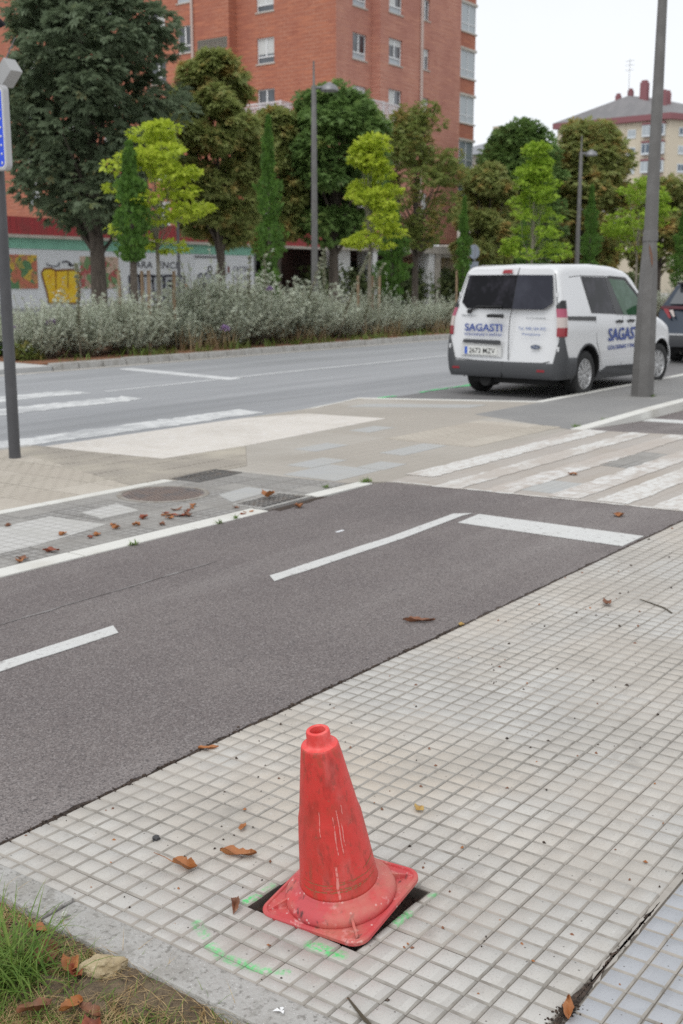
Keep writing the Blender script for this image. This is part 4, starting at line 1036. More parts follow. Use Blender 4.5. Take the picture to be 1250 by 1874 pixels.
        lens.build('tail_light', [m_red, m_clear, m_pink, m_black], t, smooth=True, world=False)
        for z in (.70, 1.42): MB().lathe([(.018,-.03),(.018,.03)], 10, Matrix.Translation(car.P(.0, z, .008, sd))).build('door_hinge', m_vwhite, t, world=False)
    # side windows, rails, handles, seams
    for sd in (-1, 1):
        s3 = lambda pts, off=.0: [sidep(car, x, z, off, sd) for x, z in pts]
        slab3(s3([(.79,1.665),(1.545,1.66),(1.70,1.135),(.93,1.165)]), (0, sd*.006, sd*0)).build('side_window', m_glass, t, world=False, bevel=.003)
        slab3(s3([(1.56,1.66),(1.69,1.655),(1.99,1.12),(1.715,1.132)]), (0, sd*.007, 0)).build('window_pillar', m_black, t, world=False)
        slab3(s3([(1.705,1.64),(2.24,1.615),(2.72,1.30),(2.80,1.19),(2.72,1.10),(2.01,1.115)]), (0, sd*.004, 0)).build('front_window', m_gglass, t, world=False, bevel=.002)
        fr = MB(); 
        for a, b_ in zip([(1.70,1.655),(2.27,1.635),(2.77,1.30),(2.86,1.19)], [(2.27,1.635),(2.77,1.30),(2.86,1.19),(2.75,1.09)]): strip(fr, s3([a, b_], .001), .05, (0,sd,0), .006)
        fr.build('window_frame', m_black, t, world=False)
        rl_ = MB(); rl_.extr(s3([(.17,1.085),(1.04,1.055),(1.04,1.115),(.17,1.135)]), (0, sd*.010, 0)); rl_.build('sliding_rail', m_black, t, world=False)
        for x in (1.76, 2.17):
            hh = MB().tube([sidep(car,x-.03,1.02,.004,sd), sidep(car,x,1.035,.035,sd), sidep(car,x+.12,1.03,.035,sd), sidep(car,x+.16,1.01,.004,sd)], [.018,.02,.018,.014], 8)
            hh.build('door_handle', m_black, t, smooth=True, world=False)
        for pts in ([(1.03,1.06),(1.08,.75),(1.18,.60),(1.30,.40)], [(1.97,1.10),(1.965,.9),(1.97,.40),(1.97,.22)], [(2.86,1.08),(2.95,.8),(2.93,.4)], [(.42,1.655),(.80,1.675),(1.55,1.672),(2.24,1.645)]):
            ss = MB(); strip(ss, s3(pts, .0008), .009, (0,sd,0), .002); ss.build('side_seam', m_black, t, world=False)
        mr_ = MB().box(2.62,2.76,sd*.90-.0 if sd > 0 else -1.08,sd*1.08 if sd > 0 else -.90,1.10,1.28); mr_.build('wing_mirror', m_black, t, world=False, bevel=.03)
    # windscreen and bonnet edge
    n = Vector((.5,0,.52)).normalized()
    slab3([Vector((2.51,.60,1.705)),Vector((2.51,-.60,1.705)),Vector((3.0,-.70,1.235)),Vector((3.0,.70,1.235))], n*.006).build('windscreen', m_glass, t, world=False)
    # lettering
    def serifs(mb, o, xd, yd, n): pass
    textmesh('lettering', 'SAGASTI', m_lblue, t, rearp(car,.325,.965,.002), (0,-1,0), (0,0,1), .60, .105, .002, .022)
    textmesh('lettering', 'GOLOSINAS Y PASTAS', m_lblue, t, rearp(car,.325,.868,.002), (0,-1,0), (0,0,1), .60, .034, .002, .012)
    textmesh('lettering', 'Tel. 948 184 092', m_lgrey, t, rearp(car,-.435,.965,.002), (0,-1,0), (0,0,1), .42, .044, .002, .004)
    textmesh('lettering', 'Pamplona', m_lgrey, t, rearp(car,-.43,.885,.002), (0,-1,0), (0,0,1), .27, .044, .002, .004)
    textmesh('badge', 'TRANSIT', m_chrome, t, rearp(car,.57,1.128,.003), (0,-1,0), (0,0,1), .25, .022, .003, .01)
    textmesh('badge', 'COURIER', m_chrome, t, rearp(car,-.485,1.105,.003), (0,-1,0), (0,0,1), .30, .022, .003, .01)
    em = MB(); em.add([rearp(car, -.50+.075*math.cos(R(a)), .72+.03*math.sin(R(a)), .001) for a in range(0,360,15)] + [rearp(car, -.50+.075*math.cos(R(a)), .72+.03*math.sin(R(a)), .008) for a in range(0,360,15)],
        [tuple(range(24,48))] + [(i,(i+1)%24,24+(i+1)%24,24+i) for i in range(24)])
    e = em.build('oval_emblem', m_chrome, t, world=False)
    ei = MB(); ei.add([rearp(car, -.50+.062*math.cos(R(a)), .72+.022*math.sin(R(a)), .009) for a in range(0,360,15)] , [tuple(range(24))]); ei.build('emblem_field', mat('emblem_blue', (.02,.05,.14), .3), e, world=False)
    textmesh('emblem_script', 'Ford', m_plate, e, rearp(car,-.50,.722,.0095), (0,-1,0), (0,0,1), .08, .022, .001, .0, .3)
    for sd in (-1, 1):
        yd = (0, -sd*-(.0), 1); tilt = Vector((0, sd*-.1*0, 1))
        o1 = sidep(car, 2.03, .845, .012, sd); xd = X if sd < 0 else -X
        textmesh('lettering', 'SAGASTI', m_lblue, t, o1, xd, (0, sd*-.03, 1), 1.16, .185, .002, .02)
        textmesh('lettering', 'GOLOSINAS Y PASTAS', m_lblue, t, sidep(car, 2.03, .662, .008, sd), xd, (0,0,1), 1.18, .062, .002, .01)
van()

def suv():
    m_b = mat('dark_blue_car_paint', (.012,.024,.045), .25, coat=.6, metallic=.2)
    car = Car(4.45, [(.25,.86),(.5,.92),(1.0,.92),(1.12,.88),(1.5,.72),(1.65,.64)],
              [(0,.03),(.5,0),(.95,.02),(1.15,.09),(1.55,.42),(1.65,.50)],
              [(0,1.58),(.1,1.60),(.6,1.645),(1.6,1.66),(2.3,1.60),(3.2,1.05),(4.2,.85),(4.45,.7)], [(0,.36),(.4,.28),(4.45,.28)], 1)
    t = thing('parked_car', (22.35, 7.50, -.06), 'dark blue car parked in front of the white van, partly cut by the right edge', 'car', rz=.0)
    car.body('body', t, m_b, [(.95,.36,.40,-1.2,-.6),(.95,.36,.40,.6,1.2),(3.6,.36,.40,-1.2,-.6),(3.6,.36,.40,.6,1.2)], m_well)
    for sd in (-1, 1):
        wheel(t, .95, sd*.80, .355, .21, 1 if sd < 0 else -1); wheel(t, 3.6, sd*.80, .355, .21, 1 if sd < 0 else -1)
    RX = Vector((-1,0,0)); nw = Vector((-.40,0,.33)).normalized()
    slab3([rearp(car,.70,1.17,0),rearp(car,-.70,1.17,0),rearp(car,-.60,1.52,0),rearp(car,.60,1.52,0)], nw*.008).build('rear_window', mat('sky_lit_glass', (.05,.055,.06), .06, spec=.9, coat=1), t, world=False)
    MB().box(.24,.62,-.62,.62,1.555,1.60).build('roof_spoiler', m_black, t, world=False, bevel=.012)
    MB().box(.60,1.9,-.60,-.56,1.64,1.70).box(.60,1.9,.56,.60,1.64,1.70).build('roof_rail', m_rim, t, world=False, bevel=.01)
    ts = list(np.linspace(-.86, 0, 14)) + [.02,.04,.06,.08,.11,.16]
    mb = MB()
    for sd in (-1,1):
        V, F = car.patch(ts, 1.075, 1.135, .014, sd, 2, .03); mb.add(V, F)
    mb.build('light_bar', mat('dark_red_bar', (.07,.008,.014), .2), t, world=False)
    for sd in (-1, 1):
        c = MB(); c.extr([rearp(car,sd*.80,1.08,.01),rearp(car,sd*.70,1.08,.01),rearp(car,sd*.62,.90,.014),rearp(car,sd*.66,.90,.014)], RX*.01); c.build('tail_light', m_red, t, world=False)
        c = MB(); c.extr([rearp(car,sd*.68,1.06,.01),rearp(car,sd*.60,1.06,.01),rearp(car,sd*.54,.93,.014),rearp(car,sd*.58,.93,.014)], RX*.011); c.build('tail_light', m_clear, t, world=False)
        V, F = car.patch(ts+[.3,.5], .34, lambda q: .56, .03, sd, 5, .06, .01); c = MB(); c.add(V, F); c.build('rear_bumper', m_vgrey, t, smooth=True, world=False)
        V, F = car.patch(ts, .565, .60, .034, sd, 2, .05); c = MB(); c.add(V, F); c.build('bumper_strip', m_rim, t, smooth=True, world=False)
        slab3([sidep(car,x,z,0,sd) for x, z in ((.85,1.46),(2.2,1.50),(2.95,1.10),(.75,1.16))], (0,sd*.004,0)).build('side_window', m_glass, t, world=False)
    plate(t, car, (-.002,.0,.93), (0,-1,0), (0,0,1), .52, .11, None)
    MB().box(.2,4.2,-.6,.6,.22,.34).build('underbody', m_under, t, world=False)
suv()

# ------------------------------------------------------------------ poles, lamps, signs
m_pole = mat('grey_painted_steel', (.125,.12,.115), .6, [('noise', 4, (.155,.15,.145), .45, .65), ('noise', 30, (.09,.085,.08), .6, .75, None, .6)], bump=(30, .2, .004))
m_dpole = mat('dark_painted_steel', (.060,.060,.065), .5, [('noise', 4, (.075,.075,.08), .45, .65)])
m_lampg = mat('lamp_grey_metal', (.22,.22,.23), .45, metallic=.4)
m_peel = mat('peeled_rust', (.17,.075,.04), .8, [('noise', 30, (.11,.10,.095), .5, .65)])
def right_pole():
    t = thing('street_lamp', (15.0, 5.79, 0), 'tall tapering grey lamp post standing on the kerb in front of the white van', 'lamp post')
    oc = lambda r, z: (r, z)
    MB().lathe([(.165,-.02),(.162,.0),(.155,.35),(.147,.8),(.135,1.35),(.118,1.75),(.100,2.0),(.092,2.12)], 8).build('lower_shaft', m_pole, t, smooth=False, world=False)
    MB().lathe([(.0905,2.10),(.088,2.3),(.075,3.4),(.060,5.0),(.045,7.6)], 16).build('upper_shaft', m_pole, t, smooth=True, world=False)
    MB().lathe([(.101,2.06),(.098,2.16),(.092,2.20)], 16).build('joint_collar', m_pole, t, smooth=True, world=False)
    p = MB(); 
    n = 10
    for (a0, z0, a1, z1, w_) in ((195,2.02,222,1.72,.02),):
        vs = []
        for i in range(n+1):
            f = i/n; a = a0+(a1-a0)*math.sin(f*1.5); z = z0+(z1-z0)*f; r_ = interp([(1.72,.1175),(1.75,.1165),(2.0,.0985),(2.12,.0925)], z)+.003
            for s in (-1,1): aa = R(a)+s*w_*math.sin(math.pi*max(.05,min(.95,f)))/r_*.9; vs.append((r_*math.cos(aa), r_*math.sin(aa), z))
        p.add(vs, [(2*i,2*i+1,2*i+3,2*i+2) for i in range(n)])
    p.build('peeling_patch', m_peel, t, world=False)
    MB().tube([(0,0,7.5),(0,.1,7.8),(.05,.9,8.0),(.05,1.4,8.0)], [.045,.04,.035,.03], 10).build('arm', m_pole, t, smooth=True, world=False)
    MB().lathe([(.0,.14),(.12,.12),(.22,.02),(.24,-.02),(.0,-.03)], 20, Matrix.Translation((.05,1.5,8.0))).build('lamp_head', m_lampg, t, smooth=True, world=False)
right_pole()

def median_lamp(x, y, h, label):
    t = thing('street_lamp', (x, y, .05), label, 'lamp post', 'street lamps along the median')
    hh = h - .62
    MB().lathe([(.105,0),(.10,.6),(.085,2.2),(.075,4.5),(.062,hh),(.030,hh+.05),(.022,h)], 14).build('pole', m_pole, t, smooth=True, world=False)
    # arm towards the near carriageway, dome head
    d = Vector((.80,-.60,0)); a = MB().tube([Vector((0,0,hh-.02)), Vector((0,0,hh-.02))+d*.14+Vector((0,0,.0)), Vector((0,0,hh+.0))+d*.26], [.035,.032,.03], 8)
    a.build('arm', m_lampg, t, smooth=True, world=False)
    M = Matrix.Translation(Vector((0,0,hh-.08))+d*.42)
    MB().lathe([(.0,.21),(.05,.205),(.075,.17),(.11,.155),(.17,.125),(.215,.06),(.235,.0),(.22,-.015),(.0,-.02)], 24, M).build('lamp_head', m_lampg, t, smooth=True, world=False)
median_lamp(24.55, 18.65, 7.05, 'slim grey street lamp with a dome head, before the brick tower')
median_lamp(41.3, 18.8, 6.9, 'slim grey street lamp with a dome head, before the dark trees at right')

def crossing_sign():
    t = thing('crossing_sign', (6.344, 8.14, 0), 'blue square crossing sign on a dark grey post at the left edge', 'sign')
    MB().lathe([(.052,0),(.050,.05),(.048,2.3),(.046,3.6)], 18).build('post', m_dpole, t, smooth=True, world=False)
    y0, y1, z0, z1, x = 7.915-8.14, 8.61-8.14, 2.42, 3.09, -.075
    def rr(y0, y1, z0, z1, r_, x):
        out = []
        for cy, cz, a0 in ((y1-r_,z1-r_,0),(y0+r_,z1-r_,90),(y0+r_,z0+r_,180),(y1-r_,z0+r_,270)):
            for k in range(6): a = R(a0+18*k); out.append(Vector((x, cy+r_*math.cos(a), cz+r_*math.sin(a))))
        return out
    MB().extr(rr(y0,y1,z0,z1,.05,x+.045), (-.055,0,0)).build('panel', mat('sign_grey_frame', (.42,.42,.43), .5), t, world=False, bevel=.006)
    MB().extr(rr(y0+.018,y1-.018,z0+.018,z1-.018,.045,x-.0101), (-.002,0,0)).build('white_border', m_plate, t, world=False)
    MB().extr(rr(y0+.028,y1-.028,z0+.028,z1-.028,.038,x-.0122), (-.002,0,0)).build('blue_field', mat('sign_blue', srgb(10,70,215), .35), t, world=False)
    tr = MB(); cy = (y0+y1)/2; tr.extr([Vector((x-.0143,cy-.235,z0+.10)),Vector((x-.0143,cy+.235,z0+.10)),Vector((x-.0143,cy,z1-.12))], (-.002,0,0)); tr.build('white_triangle', m_plate, t, world=False)
    fg = MB()   # walking figure
    q = lambda a, b: Vector((x-.0164, cy-a, z0+b))
    for pts, r_ in (([(.0,.40),(.0,.27)],.030),([(.0,.28),(-.05,.20),(-.08,.12)],.02),([(.0,.28),(.05,.20),(.06,.12)],.02),([(.0,.38),(-.06,.32)],.014),([(.0,.38),(.06,.31)],.014)):
        strip(fg, [q(a,b) for a, b in pts], r_*2, (-1,0,0), .002)
    fg.extr([q(.028*math.cos(R(a)), .44+.028*math.sin(R(a))) for a in range(0,360,30)], (-.002,0,0))
    fg.build('walking_figure', m_black, t, world=False)
    dots = MB(); n = 9
    for i in range(n):
        f = i/(n-1)
        for yy, zz in ((y0+.055, z0+.06+f*(z1-z0-.12)), (y1-.055, z0+.06+f*(z1-z0-.12)), (y0+.055+f*(y1-y0-.11), z1-.055), (y0+.055+f*(y1-y0-.11), z0+.055)):
            dots.lathe([(.009,-.003),(.009,.004),(.005,.006)], 8, Matrix.Translation((x-.0145,yy,zz)) @ Matrix.Rotation(-math.pi/2,4,'Y'))
    dots.build('light_studs', m_plate, t, world=False)
    bx = MB(); bx.box(-.06,.06,-.09,.09,-.07,.07)
    b = bx.build('control_box', mat('box_grey', (.36,.36,.36), .5), t, world=False, bevel=.006); b.location = (.05,-.13,3.20); b.rotation_euler = (R(-40),0,0)
    an = MB().tube([(.05,-.10,3.30),(.05,-.24,3.46)], [.007,.004], 6); an.build('antenna', m_lampg, t, smooth=True, world=False)
    sp = MB().box(-.28,.28,-.22,.22,-.012,.012); s_ = sp.build('solar_panel', m_glass, t, world=False); s_.location = (.0,.36,3.74); s_.rotation_euler = (R(-14),R(30),0)
crossing_sign()

def round_sign():
    t = thing('traffic_sign', (47.95, 27.0, .03), 'grey back of a round traffic sign on a thin post beyond the van roof', 'sign')
    MB().lathe([(.04,0),(.04,3.3)], 10).build('post', m_lampg, t, smooth=True, world=False)
    M = Matrix.Translation((-.06,0,2.95)) @ Matrix.Rotation(R(70),4,'Z') @ Matrix.Rotation(-math.pi/2,4,'Y')
    MB().lathe([(.32,-.012),(.33,0),(.32,.012),(0,.012)], 28, M).build('disc', mat('sign_back', (.24,.27,.32), .5), t, world=False)
    MB().box(-.10,-.07,-.25,.25,2.15,2.5).build('sub_plate', MATS['sign_back'], t, world=False)
round_sign()
t_ = thing('street_lamp', (28.1,27.0,.03), 'thin dark lamp post with a small head between the pale tree and the door', 'lamp post')
MB().lathe([(.07,0),(.06,.8),(.045,3.4)], 10).build('pole', m_dpole, t_, smooth=True, world=False)
MB().lathe([(.05,3.4),(.14,3.5),(.17,3.75),(.08,3.85),(0,3.88)], 12).build('lamp_head', m_dpole, t_, smooth=True, world=False)

# ------------------------------------------------------------------ trees
m_bark = mat('grey_brown_bark', (.105,.085,.068), .9, [('noise', 8, (.06,.048,.038), .45, .65, (1,1,.25)), ('noise', 30, (.15,.13,.105), .55, .7, (1,1,.3))], bump=(18, 1, .04))
m_pbark = mat('pale_bark', (.26,.235,.185), .85, [('noise', 8, (.17,.15,.115), .45, .65, (1,1,.3))])
m_stake = mat('weathered_stake', (.29,.20,.125), .85, [('noise', 10, (.20,.14,.09), .45, .65, (1,1,.2))])
m_strap = mat('rubber_strap', (.02,.02,.02), .8)

def leafcloud(sites, dirs, rng, k, length, width, droop, fan=2.4, jit=.35):
    N = len(sites); nv = rng.normal(0, 1, (N,3))*jit
    a = dirs + nv; a /= np.linalg.norm(a, axis=1)[:,None]
    up = np.tile([0,0,1.], (N,1)) + rng.normal(0,.35,(N,3)) + dirs*.35
    b = np.cross(up, a); b /= (np.linalg.norm(b, axis=1)[:,None]+1e-9)
    L = rng.uniform(*length, N); Vs = []; n_ = np.cross(a, b)
    for j in range(k):
        th = (j/(max(1,k-1))-.5)*fan + rng.normal(0,.1,N)
        d = a*np.cos(th)[:,None] + b*np.sin(th)[:,None]; d[:,2] -= droop*rng.uniform(.5,1.4,N)
        d /= np.linalg.norm(d, axis=1)[:,None]
        s = np.cross(d, n_); s /= (np.linalg.norm(s, axis=1)[:,None]+1e-9)
        l = (L*(1-.28*abs(j/(max(1,k-1))-.5)*2))[:,None]; w_ = l*width
        mid = sites + d*l*.58; mid[:,2] += .03*l[:,0]
        tip = sites + d*l; tip[:,2] -= .18*l[:,0]*rng.uniform(.2,1.2,N)
        Vs.append(np.stack([sites, mid+s*w_, tip, mid-s*w_], 1))
    V = np.concatenate(Vs, 0); V = V.reshape(-1,3)
    F = np.arange(len(V)).reshape(-1,4)
    return V, F

def limbs(mb, base, pts, r0, rng, n=7):
    for p in pts:
        p = Vector(p); b = Vector(base); m1 = b.lerp(p, .45) + Vector((rng.normal(0,.12), rng.normal(0,.12), -.12*(p-b).length*.3))
        mb.tube([b, m1, p], [r0, r0*.6, r0*.18], n)

def broadleaf(name, x, y, ztop, zbot, rad, label, group, leafm, seed, trunk=.2, nclump=85, per=75, k=5, length=(.20,.36), shape='egg', zb=.03, off=(0,0), clump=(.55,.95), width=.20, droop=.35, flat=.72):
    rng = np.random.default_rng(seed)
    t = thing(name, (x, y, zb), label, 'tree', group)
    H = ztop - zb; h0 = zbot - zb; hh = H - h0
    cs = []
    for i in range(nclump):
        u = rng.random()**.85; z = h0 + hh*u
        if shape == 'egg': prof = math.sin(math.pi*min(1, (.10+u*.9)))**.55 if u < .45 else math.cos((u-.45)/.55*math.pi/2*.93)**.8
        elif shape == 'cone': prof = (1-u)**.8*.95+.08
        else: prof = math.sin(math.pi*(.08+.88*u))**.6
        q = rng.random(); rr = rad*prof*(.30+.58*q**.5); a = rng.uniform(0, 2*math.pi)
        cs.append((off[0]*u+rr*math.cos(a), off[1]*u+rr*math.sin(a), z - .1, rng.uniform(*clump)*rad/3.0*(1.15 if rad > 2.8 else 1.35)))
    cs = np.array(cs)
    S = []; D = []
    for cx, cy, cz, cr in cs:
        n = max(10, int(per*(cr/(.75*rad/3))**2*rng.uniform(.6,1.25)))
        d = rng.normal(0,1,(n,3)); d /= np.linalg.norm(d,axis=1)[:,None]; d[:,2] = d[:,2]*.75 + .12
        r_ = cr*rng.uniform(.55,1.08,n)**.6
        S.append(np.array([cx,cy,cz]) + d*r_[:,None]*np.array([1,1,flat])); o = d + np.array([cx-off[0]*.5,cy-off[1]*.5,0])/rad*.7; D.append(o/np.linalg.norm(o,axis=1)[:,None])
    S = np.concatenate(S); D = np.concatenate(D)
    V, F = leafcloud(S, D, rng, k, length, width, droop)
    npmesh('crown', V, F, leafm, parent=t)
    mb = MB(); top = Vector((off[0]*.3, off[1]*.3, h0 + hh*.55))
    mb.tube([(0,0,-.1),(0,0,.25),(rng.normal(0,.04),rng.normal(0,.04),h0*.6),(rng.normal(0,.06),rng.normal(0,.06),h0+hh*.12),top], [trunk*1.35,trunk*1.05,trunk*.88,trunk*.7,trunk*.2], 12)
    idx = rng.choice(len(cs), min(len(cs), 22), replace=False)
    for i in idx:
        b = Vector((0,0,min(cs[i][2]*.75, h0+hh*.4)*rng.uniform(.75,1))); limbs(mb, (0,0,max(h0*(.72 if trunk > .08 else .95),b.z*.8)), [cs[i][:3]], trunk*(.38 if trunk > .08 else .26), rng, 6)
    mb.build('trunk', m_pbark if trunk < .08 else m_bark, t, smooth=True, world=False)
    return t

m_l_dark = leafmat('leaf_dark_green', [(.36,.27,.11),(.135,.175,.10),(.16,.21,.125),(.21,.265,.16),(.38,.39,.13)], scale=.9, transl=.45)
m_l_brown = leafmat('leaf_green_brown', [(.58,.30,.12),(.46,.34,.12),(.28,.33,.11),(.34,.38,.13),(.56,.40,.14)], scale=.8, transl=.45)
m_l_green = leafmat('leaf_mid_green', [(.34,.22,.07),(.13,.215,.07),(.17,.275,.08),(.22,.33,.10),(.30,.32,.09)], scale=.8, transl=.45)
m_l_olive = leafmat('leaf_olive_red', [(.46,.21,.10),(.33,.26,.08),(.21,.27,.075),(.27,.31,.09),(.42,.25,.09)], scale=.9, transl=.45)
m_l_yellow = leafmat('leaf_yellow_green', [(.24,.33,.035),(.40,.50,.045),(.53,.62,.07),(.64,.66,.10)], scale=4, transl=.45)
m_l_lime = leafmat('leaf_lime_green', [(.19,.32,.035),(.32,.47,.05),(.46,.58,.08)], scale=4, transl=.45)
m_l_cyp = leafmat('leaf_cypress', [(.05,.10,.025),(.09,.18,.035),(.12,.24,.04),(.20,.33,.055)], scale=6, transl=.35)

BG = 'big street trees before the buildings'
broadleaf('chestnut_tree', 27.75, 30.5, 12.5, 3.35, 3.0, 'tallest dark green tree at the far left, its crown reaching above the picture', BG, m_l_dark, 1, trunk=.30, nclump=135, per=66, length=(.22,.38), off=(-.2,-.2))
broadleaf('chestnut_tree', 34.0, 30.5, 9.9, 3.3, 1.85, 'brownish green tree right of the tallest tree, in front of the door', BG, m_l_brown, 2, trunk=.19, nclump=75, per=80, length=(.2,.36))
broadleaf('chestnut_tree', 39.2, 31.8, 8.5, 3.1, 1.5, 'brown tinged tree just behind the middle cypress', BG, m_l_brown, 3, trunk=.18, nclump=55, per=75, length=(.2,.34), shape='round')
broadleaf('chestnut_tree', 40.85, 30.0, 9.45, 3.6, 2.25, 'dense round green tree behind the dome headed lamp', BG, m_l_green, 4, trunk=.24, nclump=90, per=80, length=(.2,.36), shape='round')
broadleaf('red_tinged_tree', 48.3, 30.5, 9.9, 3.7, 2.2, 'thin crowned olive and reddish tree before the brick tower corner', BG, m_l_olive, 5, trunk=.16, nclump=62, per=62, length=(.16,.28), off=(.5,.2), k=4)
broadleaf('chestnut_tree', 55.2, 30.5, 7.5, 2.2, 1.7, 'low brownish tree just right of the brick tower', BG, m_l_brown, 6, trunk=.2, nclump=60, per=70, length=(.2,.34), shape='round')
broadleaf('chestnut_tree', 64.0, 33.0, 10.5, 2.6, 2.9, 'broad green tree left of the lamp, above the van roof', BG, m_l_green, 7, trunk=.26, nclump=85, per=70, length=(.24,.42), shape='round')
broadleaf('chestnut_tree', 73.6, 33.0, 11.7, 2.6, 3.3, 'broad dark brownish tree under the pale apartment block', BG, m_l_brown, 8, trunk=.3, nclump=120, per=68, length=(.3,.5), shape='round')
broadleaf('chestnut_tree', 69.0, 36.0, 11.0, 2.6, 2.6, 'green tree between the two broad trees at the right', BG, m_l_green, 9, trunk=.26, nclump=60, per=60, length=(.3,.45), shape='round')
broadleaf('chestnut_tree', 87.5, 33.0, 9.2, 2.6, 2.9, 'greyish brown tree behind the tall lamp post', BG, m_l_brown, 10, trunk=.26, nclump=80, per=60, length=(.3,.5), shape='round')
broadleaf('chestnut_tree', 99.0, 33.0, 9.0, 2.6, 3.3, 'farthest brownish tree at the right edge', BG, m_l_brown, 11, trunk=.26, nclump=70, per=60, length=(.34,.55), shape='round')

def stakes(x, y, label, n=2, h=1.75, sp=.34):
    for i in range(n):
        a = 2.5 + math.pi*2*i/n
        o = MB().tube([(0,0,0),(.02*math.cos(a),.02*math.sin(a),h)], [.042,.038], 8).build('tree_stake', m_stake, smooth=True)
        o.location = (x+sp*math.cos(a), y+sp*math.sin(a), .04)
        tag(o, label + (' (%s of them)' % ('near one','far one','middle one')[i] if False else ('', ', the farther one', ', the middle one')[i]), 'stake', 'wooden stakes around the young trees')
YG = 'young yellow green trees in the median'
def maple(x, y, ztop, zbot, rad, label, m, seed, nclump=26, shape='round', strap=True):
    t = broadleaf('young_maple', x, y, ztop, zbot, rad, label, YG, m, seed, trunk=.055, nclump=nclump, per=46, k=3, flat=.42, length=(.06,.16), shape=shape, zb=.05, clump=(.62,.95), width=.34, droop=.22)
    return t
maple(18.78, 18.7, 4.95, 2.35, 1.12, 'young yellow green tree nearest the left, beside the leftmost cypress', m_l_yellow, 21, 30)
maple(27.36, 18.8, 5.7, 2.55, .98, 'young yellow green tree standing right of the centre street lamp', m_l_yellow, 22, 48, 'cone')
maple(37.95, 19.0, 6.4, 2.5, 1.15, 'young lime green tree whose trunk rises behind the van roof', m_l_lime, 23, 50, 'cone')
maple(47.8, 19.0, 5.9, 2.9, 1.35, 'young lime green tree partly behind the tall lamp post', m_l_lime, 24, 38)
stakes(18.78, 18.7, 'pale wooden stake tied to the leftmost yellow green tree')
stakes(27.36, 18.8, 'wooden stake around the yellow green tree right of the street lamp', 3, 1.7)
stakes(37.95, 19.0, 'wooden stake beside the tree behind the van roof', 2)

CG = 'narrow cypresses in the median'
def cypress(x, y, ztop, zbot, rad, label, seed, zb=.05):
    rng = np.random.default_rng(seed)
    t = thing('cypress', (x, y, zb), label, 'tree', CG)
    H = ztop-zb; h0 = zbot-zb; N = int(4200*rad/.35)
    u = rng.random(N)**.9; prof = np.where(u < .3, .55+.45*np.sin(u/.3*np.pi/2), np.cos((u-.3)/.7*np.pi/2*.97)**1.15)
    lob = 1+.28*np.sin(u*23+seed)+.2*np.sin(u*51+seed*2)
    a = rng.uniform(0,2*np.pi,N); r_ = rad*prof*lob*np.sqrt(rng.uniform(.25,1,N))*(1+.25*np.sin(a*3+u*9))
    S = np.stack([r_*np.cos(a), r_*np.sin(a), h0+(H-h0)*u*.97], 1)
    D = np.stack([np.cos(a)*.35, np.sin(a)*.35, np.ones(N)], 1)
    V, F = leafcloud(S, D/np.linalg.norm(D,axis=1)[:,None], rng, 3, (.05,.16), .15, -.25, 1.3, .25)
    npmesh('crown', V, F, m_l_cyp, parent=t)
    MB().tube([(0,0,-.1),(0,0,h0),(0,0,h0+(H-h0)*.6)], [.09,.075,.02], 8).build('trunk', m_bark, t, smooth=True, world=False)
cypress(17.65, 18.3, 4.45, 1.95, .33, 'dark green cypress left of the leftmost yellow green tree', 31)
cypress(22.5, 18.5, 5.6, 1.1, .31, 'bright slender cypress left of the centre street lamp', 32)
cypress(29.4, 19.4, 4.1, 1.0, .44, 'cypress hidden behind the centre yellow green tree', 33)
cypress(33.0, 19.0, 4.3, 1.2, .20, 'slim leaning cypress beside the rear left edge of the van', 34)
cypress(42.9, 19.0, 5.35, 1.2, .36, 'small cypress right of the lamp behind the van', 35)
cypress(41.5, 21.0, 7.0, 1.2, .30, 'tall thin cypress behind the tree over the van', 36)
cypress(56.0, 20.0, 5.0, 1.2, .46, 'farthest cypress at the right edge', 37)
stakes(17.65, 18.3, 'pale wooden stake beside the leftmost cypress', 2, 1.75, .3)
stakes(33.0, 19.0, 'thin stake holding the slim leaning cypress', 1, 1.9, .2)

